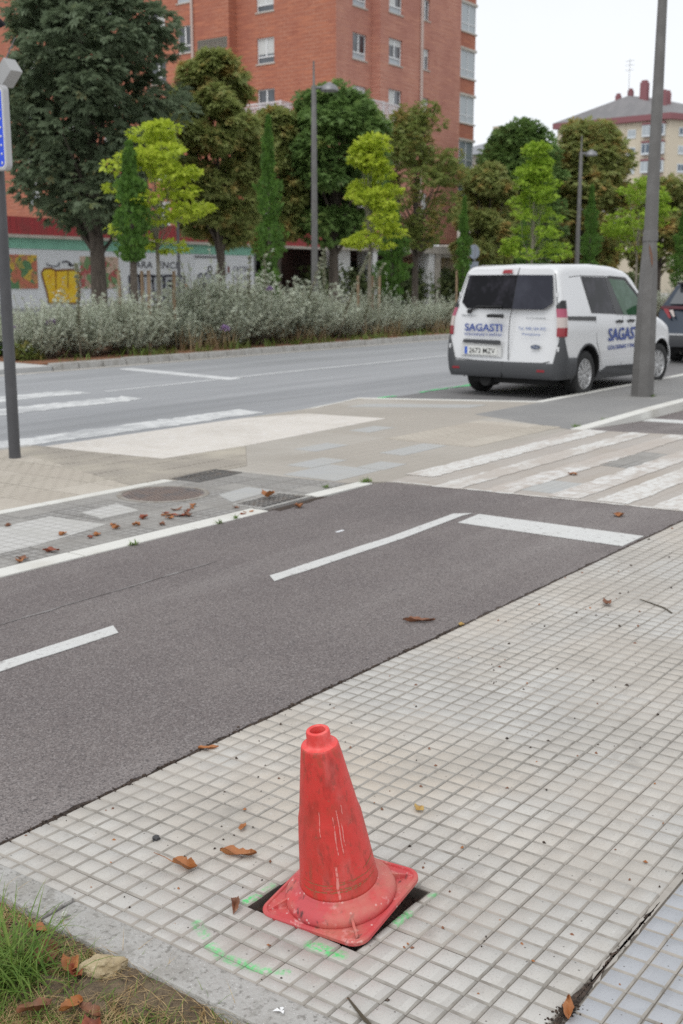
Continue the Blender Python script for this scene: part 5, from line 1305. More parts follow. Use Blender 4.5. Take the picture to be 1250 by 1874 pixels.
# ------------------------------------------------------------------ silvery shrubs of the median
m_sil = leafmat('leaf_silver', [(.40,.42,.29),(.49,.525,.41),(.53,.57,.46),(.58,.615,.515)], scale=5, transl=.2)
m_stem = mat('shrub_stem', (.16,.13,.09), .9)
def shrub_proto(seed, rad, h, nst, tall=0):
    rng = np.random.default_rng(seed); S = []; D = []; SV = []; SF = []
    for i in range(nst):
        a = rng.uniform(0,2*np.pi); lean = rng.uniform(.05,1.0)**.8; L = h*rng.uniform(.65,1.15)*(1.25 if lean > .6 else 1)
        if rng.random() < .05: L *= 1.35; lean *= .5
        n = 11; p = np.array([rng.normal(0,rad*.2), rng.normal(0,rad*.2), 0.]); el = np.pi/2 - lean*.95; pts = []
        for s in range(n):
            pts.append(p.copy()); p = p + L/n*np.array([np.cos(a)*np.cos(el), np.sin(a)*np.cos(el), np.sin(el)]); el += rng.normal(-.02,.10)*1.2 + (.05 if lean > .5 else 0); a += rng.normal(0,.08)
        pts = np.array(pts); pts[:,2] = np.maximum(pts[:,2], .03)
        o = len(SV); sd = np.array([-np.sin(a), np.cos(a), 0])*.004
        for q in pts: SV += [q-sd, q+sd]
        SF += [(o+2*s, o+2*s+1, o+2*s+3, o+2*s+2) for s in range(n-1)]
        for s in range(3, n):
            d = pts[s]-pts[s-1]; d /= np.linalg.norm(d)
            for _ in range(3): S.append(pts[s]-d*rng.random()*L/n); D.append(d + rng.normal(0,.38,3))
    S = np.array(S); D = np.array(D); D /= np.linalg.norm(D,axis=1)[:,None]
    V, F = leafcloud(S, D, rng, 4, (.05,.10), .11, .0, 1.6, .25)
    t = thing('silver_shrub', (0,0,0), 'silver', 'shrub', 'silvery shrubs along the median')
    npmesh('foliage', V, F, m_sil, parent=t); npmesh('stems', SV, SF, m_stem, parent=t)
    return t
protos = [shrub_proto(50+i, r_, h_, n_) for i, (r_, h_, n_) in enumerate(((.9,1.05,330),(1.0,1.2,360),(.8,.95,300),(1.1,1.15,380)))]
rs = random.Random(9); used = set(); spots = []
x = 14.75
while x < 36: spots.append((x, my(x)+1.46+rs.uniform(-.12,.35), 'front')); x += rs.uniform(.95,1.25)
x = 15.3
while x < 36: spots.append((x, my(x)+2.1+rs.uniform(-.2,.4), 'back')); x += rs.uniform(1.15,1.5)
x = 36.5
while x < 60: spots.append((x, my(x)+1.4+rs.uniform(-.3,.8), 'far')); x += rs.uniform(1.5,2.2)
MARK = [(40,'the sign post'),(110,'the yellow graffiti'),(175,'the trunk of the tallest tree'),(237,'the leftmost cypress'),(305,'the leftmost yellow green tree'),(390,'the trunk before the shop door'),(445,'the end of the white shop wall'),(490,'the bright slender cypress'),(574,'the centre lamp post'),(630,'the white tiled column'),(680,'the centre yellow green tree'),(760,'the dark shop window'),(820,'the rear of the white van')]
SLOT = []
for a, b in zip(MARK, MARK[1:]): SLOT += [(a[0], 'below '+a[1]), ((a[0]+b[0])/2, 'just past '+a[1])]
SLOT.append((MARK[-1][0], 'beside '+MARK[-1][1]))
def pixel_x(x, y):
    f = (math.cos(YAW), math.sin(YAW)); d = x*f[0]+y*f[1]; return 625 + 2082*(x*f[1]-y*f[0])/(d*math.cos(PITCH)+1.45*math.sin(PITCH))
labels = {}
for rw, nm in (('front','front row'),('back','back row')):
    free = list(SLOT)
    for i, (x, y, r_) in enumerate(spots):
        if r_ != rw: continue
        k = min(range(len(free)), key=lambda q: abs(free[q][0]-pixel_x(x, y))); labels[i] = 'silvery shrub of the %s %s' % (nm, free.pop(k)[1])
far = ['first','second','third','fourth','fifth','sixth','seventh','eighth','ninth','tenth','eleventh','twelfth','thirteenth','fourteenth','fifteenth','sixteenth']
n_ = 0
for i, (x, y, r_) in enumerate(spots):
    if r_ == 'far': labels[i] = '%s silvery shrub beyond the white van, counted from the van' % far[n_]; n_ += 1
for i, (x, y, rw) in enumerate(spots):
    k = rs.randrange(4); s_ = rs.uniform(.74,1.16)*(1.18 if 20.3 < x < 25 else .92)*(.80 if 26 < x < 34 and rw == 'front' else 1)
    lab = labels[i]
    if k not in used:
        used.add(k); o = protos[k]; o.location = (x, y, .055); o.rotation_euler = (0,0,rs.uniform(0,6.28)); o.scale = (s_,s_,s_*rs.uniform(.9,1.1)); o['label'] = lab
    else:
        dup(protos[k], (x, y, .055), lab, rs.uniform(0,6.28), (s_,s_,s_*rs.uniform(.9,1.1)))
# low weeds and flowers at the kerb
rng = np.random.default_rng(60)
N = 1500; xx = rng.uniform(14.3, 36, N); P = np.stack([xx, 16.9+.035*(xx-13.7)+np.abs(rng.normal(0,.28,N)), np.full(N,.055)], 1)
P = P[(np.sin(P[:,0]*2.3)+np.sin(P[:,0]*5.1+1) > -.35) & ((P[:,0] > 16.5) | (rng.random(len(P)) < .25))]
V, F, s_ = strands(P, rng, (.10,.34), (.006,.016), (.6,3), (.3,1.6), 3)
tag(npmesh('weeds', V, F, leafmat('kerb_weeds', [(.09,.15,.03),(.15,.22,.045),(.22,.22,.07)], scale=3)), 'green weeds along the kerb of the planted median', 'weeds', kind='stuff')
N = 1300; xx = rng.uniform(18, 36, N); P = np.stack([xx, 17.0+.035*(xx-13.7)+np.abs(rng.normal(0.2,.4,N)), np.full(N,.055)], 1)
P = P[np.sin(P[:,0]*1.7+.5) > .1]
V, F, s_ = strands(P, rng, (.3,.75), (.004,.010), (1.2,4), (.2,1.0), 4)
tag(npmesh('dry_weeds', V, F, leafmat('dry_weeds', [(.24,.15,.085),(.30,.22,.12),(.20,.17,.08)], scale=2)), 'tall dry brown weeds between the shrubs', 'weeds', kind='stuff')
# tall flower spikes
m_spike = leafmat('spike_leaf', [(.24,.25,.17),(.34,.35,.25),(.42,.42,.33)], scale=6, transl=.15)
def spike(x, y, h, lean, label, seed):
    rng = np.random.default_rng(seed); t = thing('flower_spike', (x,y,.05), label, 'plant', 'tall dry flower spikes among the shrubs')
    n = 130; u = rng.uniform(.25,1,n); a = rng.uniform(0,6.28,n); S = np.stack([lean[0]*u**1.3, lean[1]*u**1.3, h*u],1)
    D = np.stack([np.cos(a),np.sin(a),np.full(n,.6)],1); D /= np.linalg.norm(D,axis=1)[:,None]
    V, F = leafcloud(S, D, rng, 3, (.05,.11), .3, -.05, 1.8, .2); npmesh('flower_head', V, F, m_spike, parent=t)
    MB().tube([(0,0,0),(lean[0]*.4,lean[1]*.4,h*.5),(lean[0],lean[1],h)], [.014,.012,.005], 6).build('stem', m_stem, t, smooth=True, world=False)
for i, (x, y, h, ln, lb) in enumerate([(15.45,17.6,1.85,(0,0),'upright pale spike in front of the trunk of the tallest tree'),(20.7,17.7,2.1,(.1,0),'pale flower spike left of the bright slender cypress'),(21.9,18.2,2.15,(.05,0),'tall upright spike at the foot of the bright slender cypress'),
    (23.0,18.0,2.3,(.55,-.45),'leaning pale spike right of the slender cypress'),(24.3,18.2,2.2,(.1,.0),'pale spike just left of the centre lamp post'),(24.7,18.0,2.25,(.7,-.55),'leaning spike crossing the centre lamp post'),(26.2,18.3,2.0,(.5,-.4),'pale spike leaning in front of the white column'),(30.4,18.4,1.9,(1.4,-1.1),'long low leaning spike in front of the shop window')]):
    spike(x, y, h, ln, lb, 70+i)
# dark low bush and mauve flowers by the left end
rngb = np.random.default_rng(80)
def bush(name, x, y, r_, h, m, label, seed, n=1500, L=(.05,.1), zb=.05, cat='bush'):
    rng = np.random.default_rng(seed); d = rng.normal(0,1,(n,3)); d /= np.linalg.norm(d,axis=1)[:,None]; d[:,2] = abs(d[:,2])
    S = d*np.array([r_,r_,h])*rng.uniform(.6,1.05,n)[:,None]*(1+.15*np.sin(d[:,:1]*7+seed)*np.cos(d[:,1:2]*6)); V, F = leafcloud(S, d, rng, 3, L, .3, .1, 1.8, .4)
    o = npmesh(name, V, F, m); o.location = (x,y,zb); return tag(o, label, cat)
bush('round_bush', 14.9, 19.6, .42, .75, m_l_cyp, 'dark round bush behind the left end of the shrubs', 81)
bush('low_plant', 14.45, 18.1, .35, .35, m_l_olive, 'low olive plant with mauve flowers beside the sign post', 82, 700)
MV = leafmat('mauve_flower', [(.30,.19,.38),(.42,.30,.50)], scale=5)
for i, (x, y, z, lb) in enumerate([(14.5,18.3,.62,'mauve flower head close to the sign post'),(15.0,17.9,.72,'mauve flower head left of the leftmost shrub'),(21.3,17.5,1.35,'mauve flower head above the shrubs left of the slender cypress'),(19.2,17.1,.5,'mauve flower head low at the kerb in the middle')]):
    o = bush('mauve_flower', x, y, .09, .09, MV, lb, 90+i, 90, (.03,.06), z, 'flower')
HG = leafmat('leaf_shade_foliage', [(.09,.12,.06),(.13,.17,.07),(.20,.22,.08)], scale=1)  # foliage added to stand for the dark shade between the far trunks
for i, (x0, lb) in enumerate([(50,'added foliage for the dark shade under the tree beside the brick tower'),(58,'added foliage for the dark shade behind the round traffic sign'),(66,'added foliage for the dark shade behind the middle of the van roof'),(74,'added foliage for the dark shade under the broad brownish tree'),(82,'added foliage for the dark shade left of the tall lamp post'),(90,'added foliage for the dark shade at the right edge')]):
    rng = np.random.default_rng(100+i); n = 2600; S = np.stack([rng.uniform(0,8.2,n), rng.normal(0,.5,n), rng.uniform(0,1,n)**.7*(2.0+.5*np.sin(x0+rng.uniform(0,8.2,n)))],1)
    d = rng.normal(0,1,(n,3)); d[:,1] -= .8; d /= np.linalg.norm(d,axis=1)[:,None]; V, F = leafcloud(S, d, rng, 3, (.22,.4), .3, .1, 1.9, .4)
    o = npmesh('shade_foliage', V, F, HG); o.location = (x0, 38.5, .03); tag(o, lb, 'shade_foliage', 'foliage added for the dark shade along the far pavement')

# ------------------------------------------------------------------ buildings
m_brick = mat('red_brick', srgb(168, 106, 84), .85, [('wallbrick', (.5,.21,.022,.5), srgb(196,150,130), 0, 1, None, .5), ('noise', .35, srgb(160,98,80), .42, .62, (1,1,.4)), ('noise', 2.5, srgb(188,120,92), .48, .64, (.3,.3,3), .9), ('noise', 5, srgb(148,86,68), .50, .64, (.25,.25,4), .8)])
m_brick2 = mat('red_brick_baked_light', srgb(188, 132, 114), .85, [('wallbrick', (.5,.21,.022,.5), srgb(204,166,150), 0, 1, None, .5), ('noise', .4, srgb(174,120,106), .42, .62, (1,1,.4)), ('noise', 2.5, srgb(196,140,118), .5, .66, (.3,.3,3), .8), ('noise', 5, srgb(160,104,88), .50, .64, (.25,.25,4), .8)])  # same brick, lightened for the shadier street face: light put into its colour
m_upvc = mat('white_window_frame', (.72,.73,.74), .4)
m_pane = mat('window_pane', (.055,.065,.08), .06, spec=.8, coat=.4, layers=[('noise', .9, (.02,.022,.028), .45, .6)])
m_blind = mat('roller_blind', (.60,.61,.60), .6, [('grid', (4,.05,.008,0), (.48,.49,.48), 0, 1)])
m_panel = mat('window_panel_grey', (.40,.44,.47), .4)
m_sill = mat('stone_sill', (.47,.43,.38), .8)
m_pipe = mat('pink_drainpipe', (.50,.40,.36), .6)
m_conc = mat('concrete_beam', (.50,.46,.41), .85, [('noise', 2, (.40,.36,.31), .45, .7)])
m_wtile = mat('white_tile_column', (.82,.82,.82), .5, [('grid', (.12,.12,.006,0), (.55,.55,.55), 0, 1), ('noise', 2, (.58,.57,.56), .5, .7)])
m_red = m_red

def facade(mb, o, u, n, U, z0, z1, holes, depth=.20, mi=0):
    """brick wall sheet from o along u (length U) with recessed window openings (u0,u1,z0,z1)"""
    o, u, n = Vector(o), Vector(u), Vector(n)
    us = sorted({0, U} | {h[0] for h in holes} | {h[1] for h in holes}); zs = sorted({z0, z1} | {h[2] for h in holes} | {h[3] for h in holes})
    pt = lambda a, z, d=0: o + u*a + Vector((0,0,z)) - n*d
    for a, b in zip(us, us[1:]):
        for c, d in zip(zs, zs[1:]):
            m_ = ((a+b)/2, (c+d)/2)
            if any(h[0] < m_[0] < h[1] and h[2] < m_[1] < h[3] for h in holes): continue
            mb.add([pt(a,c), pt(b,c), pt(b,d), pt(a,d)], [(0,1,2,3)], mi)
    for a, b, c, d in holes:
        for p, q in (((a,c),(b,c)),((b,c),(b,d)),((b,d),(a,d)),((a,d),(a,c))):
            mb.add([pt(*p), pt(*q), pt(*q,depth), pt(*p,depth)], [(0,1,2,3)], mi)
        mb.add([pt(a,c,depth), pt(b,c,depth), pt(b,d,depth), pt(a,d,depth)], [(0,1,2,3)], mi)

def window(t, o, u, n, a, b, c, d, rnd, low=True, nm='window'):
    """white two-sash window in an opening: frame, panes, low panel, sill, sometimes a half-drawn blind"""
    o, u, n = Vector(o), Vector(u), Vector(n); f = .055
    pt = lambda x, z, e: o + u*x + Vector((0,0,z)) + n*e
    def bar(mb, x0, x1, z0, z1, e0, e1): mb.extr([pt(x0,z0,e0), pt(x1,z0,e0), pt(x1,z1,e0), pt(x0,z1,e0)], n*(e1-e0))
    fr = MB(); e0, e1 = -.17, -.10
    bar(fr,a,b,c,c+f,e0,e1); bar(fr,a,b,d-f,d,e0,e1); bar(fr,a,a+f,c+f,d-f,e0,e1); bar(fr,b-f,b,c+f,d-f,e0,e1)
    mid = (a+b)/2; zl = c + (d-c)*.27 if low else c+f
    bar(fr, mid-.045, mid+.045, zl, d-f, e0, e1+.004)
    if low: bar(fr, a+f, b-f, zl-.035, zl+.035, e0, e1+.002)
    w_ = fr.build(nm, m_upvc, t)
    g = MB(); bar(g, a+f, b-f, zl, d-f, -.185, -.145); p = g.build('pane', m_pane, w_)
    if low:
        g = MB(); bar(g, a+f, b-f, c+f, zl-.03, -.185, -.14); g.build('low_panel', rnd.choice((m_panel, m_pane, m_panel)), w_)
    k = rnd.random()
    if k < .55:
        hgt = (d-zl)*rnd.choice((.3,.55,.8,.9)); g = MB(); bar(g, a+f, (b-f) if k < .3 else mid-.04, d-f-hgt, d-f, -.144, -.136); g.build('blind', m_blind, w_)
    s = MB(); bar(s, a-.06, b+.06, c-.07, c-.002, -.17, .05); s.build('sill', m_sill, w_)

def tower():
    t = thing('apartment_tower', (52, 38, 0), 'tall red brick apartment tower with white windows, behind the street trees', 'building')
    rnd = random.Random(15); FL = 2.72; ZT = 30.0; wl = MB(); wr = MB()
    X, Y = Vector((1,0,0)), Vector((0,1,0))
    ks = range(0, 8)
    # left flank (faces -x): near part, proud far block, plus return
    hA = [(4.25,5.5,5.43+FL*k,6.80+FL*k) for k in ks]
    facade(wl, (52,38,0), Y, -X, 6.98, 4.3, ZT, hA)
    hB = []
    for k in ks:
        hB += [(2.86,3.95,6.50+FL*k,7.98+FL*k), (4.95,6.3,4.98+FL*k,6.42+FL*k), (9.2,10.5,6.66+FL*k,8.15+FL*k), (12.6,13.8,5.16+FL*k,6.60+FL*k), (16.6,17.9,6.66+FL*k,8.15+FL*k)]
    slat = [(.14,2.42,6.44+FL*k,7.04+FL*k) for k in ks if k % 3 == 0]
    facade(wl, (51.35,44.98,0), Y, -X, 22.3, 4.3, ZT, hB + slat)
    wl.add([(52,44.98,4.3),(51.35,44.98,4.3),(51.35,44.98,ZT),(52,44.98,ZT)], [(0,1,2,3)])
    # street front (faces -y): set back strip by the corner, then the wide proud part
    hC = [(1.53,2.86,5.43+FL*k,6.78+FL*k) for k in ks]
    facade(wr, (52,38,0), X, -Y, 3.4, 4.3, ZT, hC)
    hD = []
    for k in ks: hD += [(.86,2.22,5.50+FL*k,6.88+FL*k), (4.42,5.15,5.70+FL*k,6.85+FL*k)]
    facade(wr, (55.4,37.45,0), X, -Y, 8.8, 4.3, ZT, hD)
    wr.add([(55.4,38,4.3),(55.4,37.45,4.3),(55.4,37.45,ZT),(55.4,38,ZT)], [(0,1,2,3)])
    wr.add([(64.2,37.45,4.3),(64.2,52,4.3),(64.2,52,ZT),(64.2,37.45,ZT)], [(0,1,2,3)])
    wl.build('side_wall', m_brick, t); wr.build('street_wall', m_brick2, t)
    MB().prism([(52,38),(55.4,38),(55.4,37.45),(64.2,37.45),(64.2,67.3),(51.35,67.3),(51.35,44.98),(52,44.98)], ZT, ZT+.4).build('roof', m_conc, t)
    MB().prism([(52,38),(55.4,38),(55.4,37.45),(64.2,37.45),(64.2,67.3),(51.35,67.3),(51.35,44.98),(52,44.98)], 3.95, 4.3).build('soffit_beam', mat('brick_soffit', srgb(170,118,98), .85), t)
    for k in ks:
        if k > 5: continue
        for a, b, c, d in (hA[k],): window(t, (52,38,0), Y, -X, a, b, c, d, rnd)
        for h in hB[5*k:5*k+5]: window(t, (51.35,44.98,0), Y, -X, *h, rnd)
        window(t, (52,38,0), X, -Y, *hC[k], rnd)
        window(t, (55.4,37.45,0), X, -Y, *hD[2*k], rnd); window(t, (55.4,37.45,0), X, -Y, *hD[2*k+1], rnd, low=False)
    for a, b, c, d in slat:
        m = MB()
        for i in range(5): m.box(51.36, 51.42, 44.98+a, 44.98+b, c+.03+i*(d-c)/5, c+.03+i*(d-c)/5+.07)
        m.build('vent_slats', mat('vent_grey', (.22,.21,.18), .6) if 'vent_grey' not in MATS else MATS['vent_grey'], t)
    MB().tube([(59.6,37.37,4.3),(59.6,37.37,ZT)], .095, 10).build('drainpipe', m_pipe, t, smooth=True)
    MB().tube([(51.27,47.72,4.3),(51.27,47.72,ZT)], .085, 10).build('drainpipe', m_pipe, t, smooth=True)
    # glazed bays on the far end
    for k in range(-3, 4):
        z = 13.28 + FL*k
        if z < 5: continue
        MB().box(64.21,66.9,37.95,41.0,z,z+.86).build('bay_spandrel', m_brick, t)
        MB().box(64.22,66.98,37.87,41.05,z+.861,z+.95).build('bay_sill', m_conc, t); MB().box(64.22,66.98,37.87,41.05,z+FL-.16,z+FL-.004).build('bay_lintel', m_conc, t)
        fr = MB(); za, zb_ = z+.95, z+FL-.16
        for x in (64.25,65.1,65.95,66.84): fr.box(x,x+.055,37.97,38.03,za,zb_)
        for y in (39.2,40.1,40.9): fr.box(66.83,66.89,y,y+.055,za,zb_)
        fr.box(64.25,66.9,37.965,38.035,za,za+.06).box(64.25,66.9,37.965,38.035,zb_-.06,zb_).box(64.25,66.9,37.968,38.032,za+.45,za+.50).box(66.828,66.892,38.032,41.0,za,za+.06).box(66.828,66.892,38.032,41.0,zb_-.06,zb_)
        b = fr.build('bay_window', m_upvc, t)
        MB().box(64.25,66.85,38.0,38.01,za+.05,zb_-.05).build('pane', mat('pale_glass', (.30,.34,.36), .08, spec=.8, coat=.5) if 'pale_glass' not in MATS else MATS['pale_glass'], b)
        MB().box(64.4,66.8,38.25,38.27,za+.02,za+.45+.5*rnd.random()).build('curtain', m_blind, b)
    # corner balconies with white railings
    for nm, (x0,x1,y0,y1) in (('balcony',(52.25,56.2,36.7,37.40)),('balcony',(51.0,51.98,41.0,44.6))):
        z = 10.18; b = MB().box(x0,x1,y0,y1,z-.18,z).build(nm, m_upvc, t)
        r_ = MB(); zt = z+1.15
        r_.box(x0,x1,y0-.03,y0+.03,zt-.07,zt); r_.box(x0-.03,x0+.03,y0+.031,y1,zt-.07,zt); r_.box(x1-.03,x1+.03,y0+.031,y1,zt-.07,zt)
        n = int((x1-x0)/.13)
        for i in range(n+1): x = x0 + (x1-x0)*i/n; r_.box(x-.018,x+.018,y0-.02,y0+.02,z-.02,zt-.07)
        n = int((y1-y0)/.13)
        for i in range(1,n+1):
            y = y0 + (y1-y0)*i/n
            for x in (x0, x1): r_.box(x-.018,x+.018,y-.018,y+.018,z-.02,zt-.07)
        r_.box(x0+2.3 if x1-x0 > 3 else x0-.05, x0+2.42 if x1-x0 > 3 else x0+.05, y0-.04,y0+.04, z-1.1, zt+.03)
        r_.build('railing', mat('railing_white', (.66,.62,.63), .5) if 'railing_white' not in MATS else MATS['railing_white'], b)
    # ground floor: columns, beam, recessed shop front
    for x0, x1 in ((52.0,53.35),(55.0,55.45),(61.1,61.75),(61.9,62.5)):
        MB().box(x0,x1,38.02 if x0 < 55 else 37.6,38.7,.0,3.35).build('column', m_wtile if x0 < 61.5 else m_conc, t)
    MB().box(51.4,64.15,37.5,38.3,3.352,3.80).build('beam', m_conc, t)
    MB().box(45.1,64.15,42.0,42.3,0,3.94).build('shop_wall', mat('brown_shop_wall', (.085,.042,.033), .7, [('noise', .8, (.06,.035,.03), .45, .65)]), t)
    for x0, x1 in ((56.2,58.0),(58.2,60.0),(60.2,62.0),(62.9,64.0),(47,48.2),(49.3,50.4)): MB().box(x0,x1,41.93,41.99,.4,2.9).build('shop_window', m_glass, t)
tower()

def textplane(nm, s, m, t, x, z, w_, h, y=37.985, bold=.0, shear=0.):
    l = t.location; return textmesh(nm, s, m, t, (x-l.x, y-l.y, z-l.z), (1,0,0), (0,0,1), w_, h, .006, bold, shear)
def shop():
    t = thing('shop_building', (36, 38, 0), 'low white shop with a green stripe, red roof edge and graffiti, behind the shrubs', 'building')
    m_ww = mat('white_shop_wall', (.80,.82,.85), .6, [('grid', (.5,.5,.006,0), (.68,.70,.73), 0, 1), ('noise', 1.2, (.73,.75,.78), .5, .7)])
    MB().box(8,44.95,38,38.3,0,2.905).build('wall', m_ww, t)
    MB().box(8,44.96,37.985,38.3,2.906,3.33).build('green_band', mat('mint_green_band', srgb(132,186,164), .5, [('noise', 2, srgb(120,172,152), .45, .65)]), t)
    MB().box(8,51.9,37.90,38.3,3.331,3.46).build('cornice', m_conc, t)
    MB().prism([(8,37.95),(51.35,37.95),(51.35,38.9),(8,38.9)], 3.461, 4.15).build('red_fascia', mat('red_tiles', srgb(168,60,64), .6, [('grid', (.3,.22,.02,0), srgb(130,52,54), 0, 1), ('noise', 2, srgb(150,66,66), .45, .65)]), t)
    MB().box(8,51.3,38.9,60,3.47,4.1).build('roof', m_conc, t)
    MB().box(44.96,45.1,37.99,42.0,0,3.33).build('end_pier', mat('pier_grey', (.16,.16,.165), .7), t)
    MB().box(8,44.95,37.97,38.0,.0,.55).build('plinth', mat('plinth_grey', (.36,.37,.39), .8), t)
    d = MB().box(40.65,42.65,37.975,38.01,.0,2.70).build('door', mat('shop_door_white', (.76,.78,.81), .5), t)
    MB().box(40.6,42.7,37.95,38.01,2.75,2.82).build('lintel', mat('lintel_grey', (.20,.20,.21), .6), d)
    MB().box(40.75,40.80,37.95,37.98,1.0,1.2).build('handle', m_black, d)
    def fruit(nm, cols, seed, sc):
        m = mat(nm, cols[0], .5, [('cell', sc, cols[1], .35, .4), ('cell', sc*1.3, cols[2], .55, .6), ('cell', sc*.8, cols[3], .68, .72), ('noise', sc*2, (.10,.16,.05), .55, .66, None, .8), ('vor', sc, (.75,.55,.35), .1, .0, None, .5)])
        return m
    MB().box(27.4,31.25,37.975,37.999,1.32,2.66).build('poster', fruit('fruit_poster_orange', [(.45,.20,.11),(.60,.40,.06),(.10,.22,.10),(.50,.16,.10)], 1, 3.2), t)
    MB().box(33.55,35.72,37.975,37.999,1.32,2.66).build('poster', fruit('fruit_poster_red', [(.45,.28,.22),(.40,.09,.09),(.16,.27,.12),(.55,.40,.32)], 2, 3.4), t)
    m_ink = mat('black_spray', (.03,.03,.045), .7, [('noise', 6, (.08,.08,.11), .5, .7)])
    m_yel = mat('yellow_spray', (.78,.50,.02), .7, [('noise', 3.5, (.62,.27,.02), .52, .66), ('noise', 1.2, (.74,.58,.05), .45, .65), ('noise', 9, (.66,.60,.42), .6, .68)])
    m_silv = mat('silver_spray', (.36,.38,.41), .5, [('noise', 4, (.46,.48,.51), .45, .65)])
    Y0 = 37.972; q = lambda x, z, e=0: Vector((x, Y0-e, z))
    # yellow throw-up with a dark outline
    yb = [(31.45,1.95),(31.6,2.12),(31.95,2.14),(32.2,2.05),(32.6,2.08),(32.95,2.09),(33.3,2.08),(33.52,1.92),(33.42,1.55),(33.46,1.2),(33.38,.7),(31.75,.7),(31.7,1.1),(31.58,1.5)]
    g = MB(); g.extr([q(x,z) for x, z in yb], (0,.01,0)); g.build('yellow_graffiti', m_yel, t)
    o = MB(); strip(o, [q(x,z,.003) for x, z in yb+[yb[0]]], .075, (0,-1,0), .004); strip(o, [q(32.2,2.05,.003),q(32.15,1.3,.003)], .05, (0,-1,0), .004); strip(o, [q(32.85,2.06,.003),q(32.8,1.35,.003)], .05, (0,-1,0), .004)
    o.build('graffiti_outline', mat('brown_spray', (.22,.09,.03), .7), t)
    s = MB(); strip(s, [q(*p) for p in ((31.75,2.36),(31.78,2.28),(32.05,2.22),(32.35,2.25),(32.42,2.40),(32.38,2.24))], .04, (0,-1,0), .004); strip(s, [q(*p) for p in ((32.55,2.40),(32.8,2.44),(33.05,2.34),(32.9,2.28),(33.25,2.27))], .06, (0,-1,0), .004); s.build('tag_scrawl', m_ink, t)
    textplane('graffiti_text', 'ARA  ENCE', m_ink, t, 38.15, 2.36, 2.9, .30, bold=-.005, shear=.1)
    # silver block letters with black outlines
    for x0, x1, zb_ in ((36.35,36.95,1.0),(37.05,37.7,.7),(37.8,38.45,.7),(38.55,39.1,.7),(39.2,39.85,.7)):
        b = [(x0,1.85),(x1,1.88),(x1+.03,zb_),(x0+.02,zb_)]
        if x0 > 37 and x0 < 37.5: b = [(x0-.1,1.88),(x1+.12,1.88),(x1+.12,1.62),(x1-.12,1.62),(x1-.12,.7),(x0+.15,.7),(x0+.15,1.62),(x0-.1,1.62)]
        if x0 > 38.5 and x0 < 39: b = [(x0,1.88),(x1,1.88),(x1,1.65),(x0+.25,1.65),(x0+.25,1.42),(x1-.05,1.42),(x1-.05,1.2),(x0+.25,1.2),(x0+.25,.7),(x0,.7)]
        g = MB(); g.extr([q(x,z) for x, z in b], (0,.01,0)); g.build('silver_graffiti', m_silv, t)
        o = MB(); strip(o, [q(x,z,.003) for x, z in b+[b[0]]], .10, (0,-1,0), .004); o.build('graffiti_outline', m_ink, t)
    g = MB(); g.extr([q(39.9+.22*math.cos(R(a)),1.38+.15*math.sin(R(a))) for a in range(0,360,40)], (0,.01,0)); g.build('orange_graffiti', mat('orange_spray', (.70,.22,.06), .7), t)
    # bubble piece on the door
    for cx, cz, rx, rz in ((41.0,1.55,.26,.45),(41.5,1.5,.36,.55),(42.15,1.5,.36,.52),(42.5,1.15,.32,.5),(41.2,.95,.45,.5),(41.9,.9,.4,.5)):
        pts = [(cx+rx*math.cos(R(a)), cz+rz*math.sin(R(a))) for a in range(0,360,20)]; e = .001*cx - .04
        g = MB(); g.extr([q(x,z,.004+e) for x, z in pts], (0,.006,0)); g.build('silver_graffiti', m_silv, t)
        o = MB(); strip(o, [q(x,z,.006+e) for x, z in pts+[pts[0]]], .07, (0,-1,0), .003); o.build('graffiti_outline', m_ink, t)
    s = MB(); strip(s, [q(41.66+.14*math.cos(R(a)), 2.2+.14*math.sin(R(a)), .01) for a in range(0,361,30)], .07, (0,-1,0), .004); s.build('tag_scrawl', m_ink, t)
    textplane('graffiti_text', 'CARTEN', m_ink, t, 44.0, 2.24, 1.25, .24, bold=-.01, shear=.2)
    textplane('graffiti_text', 'ABTSO', m_ink, t, 43.95, 1.83, 1.4, .20, bold=-.01, shear=.1)
    textplane('graffiti_text', 'REI', m_silv, t, 44.0, 1.3, .9, .45, bold=.0)
    MB().box(42.95,43.08,37.97,38.0,2.05,2.35).build('intercom', mat('intercom_red', (.22,.10,.09), .6), t)
shop()

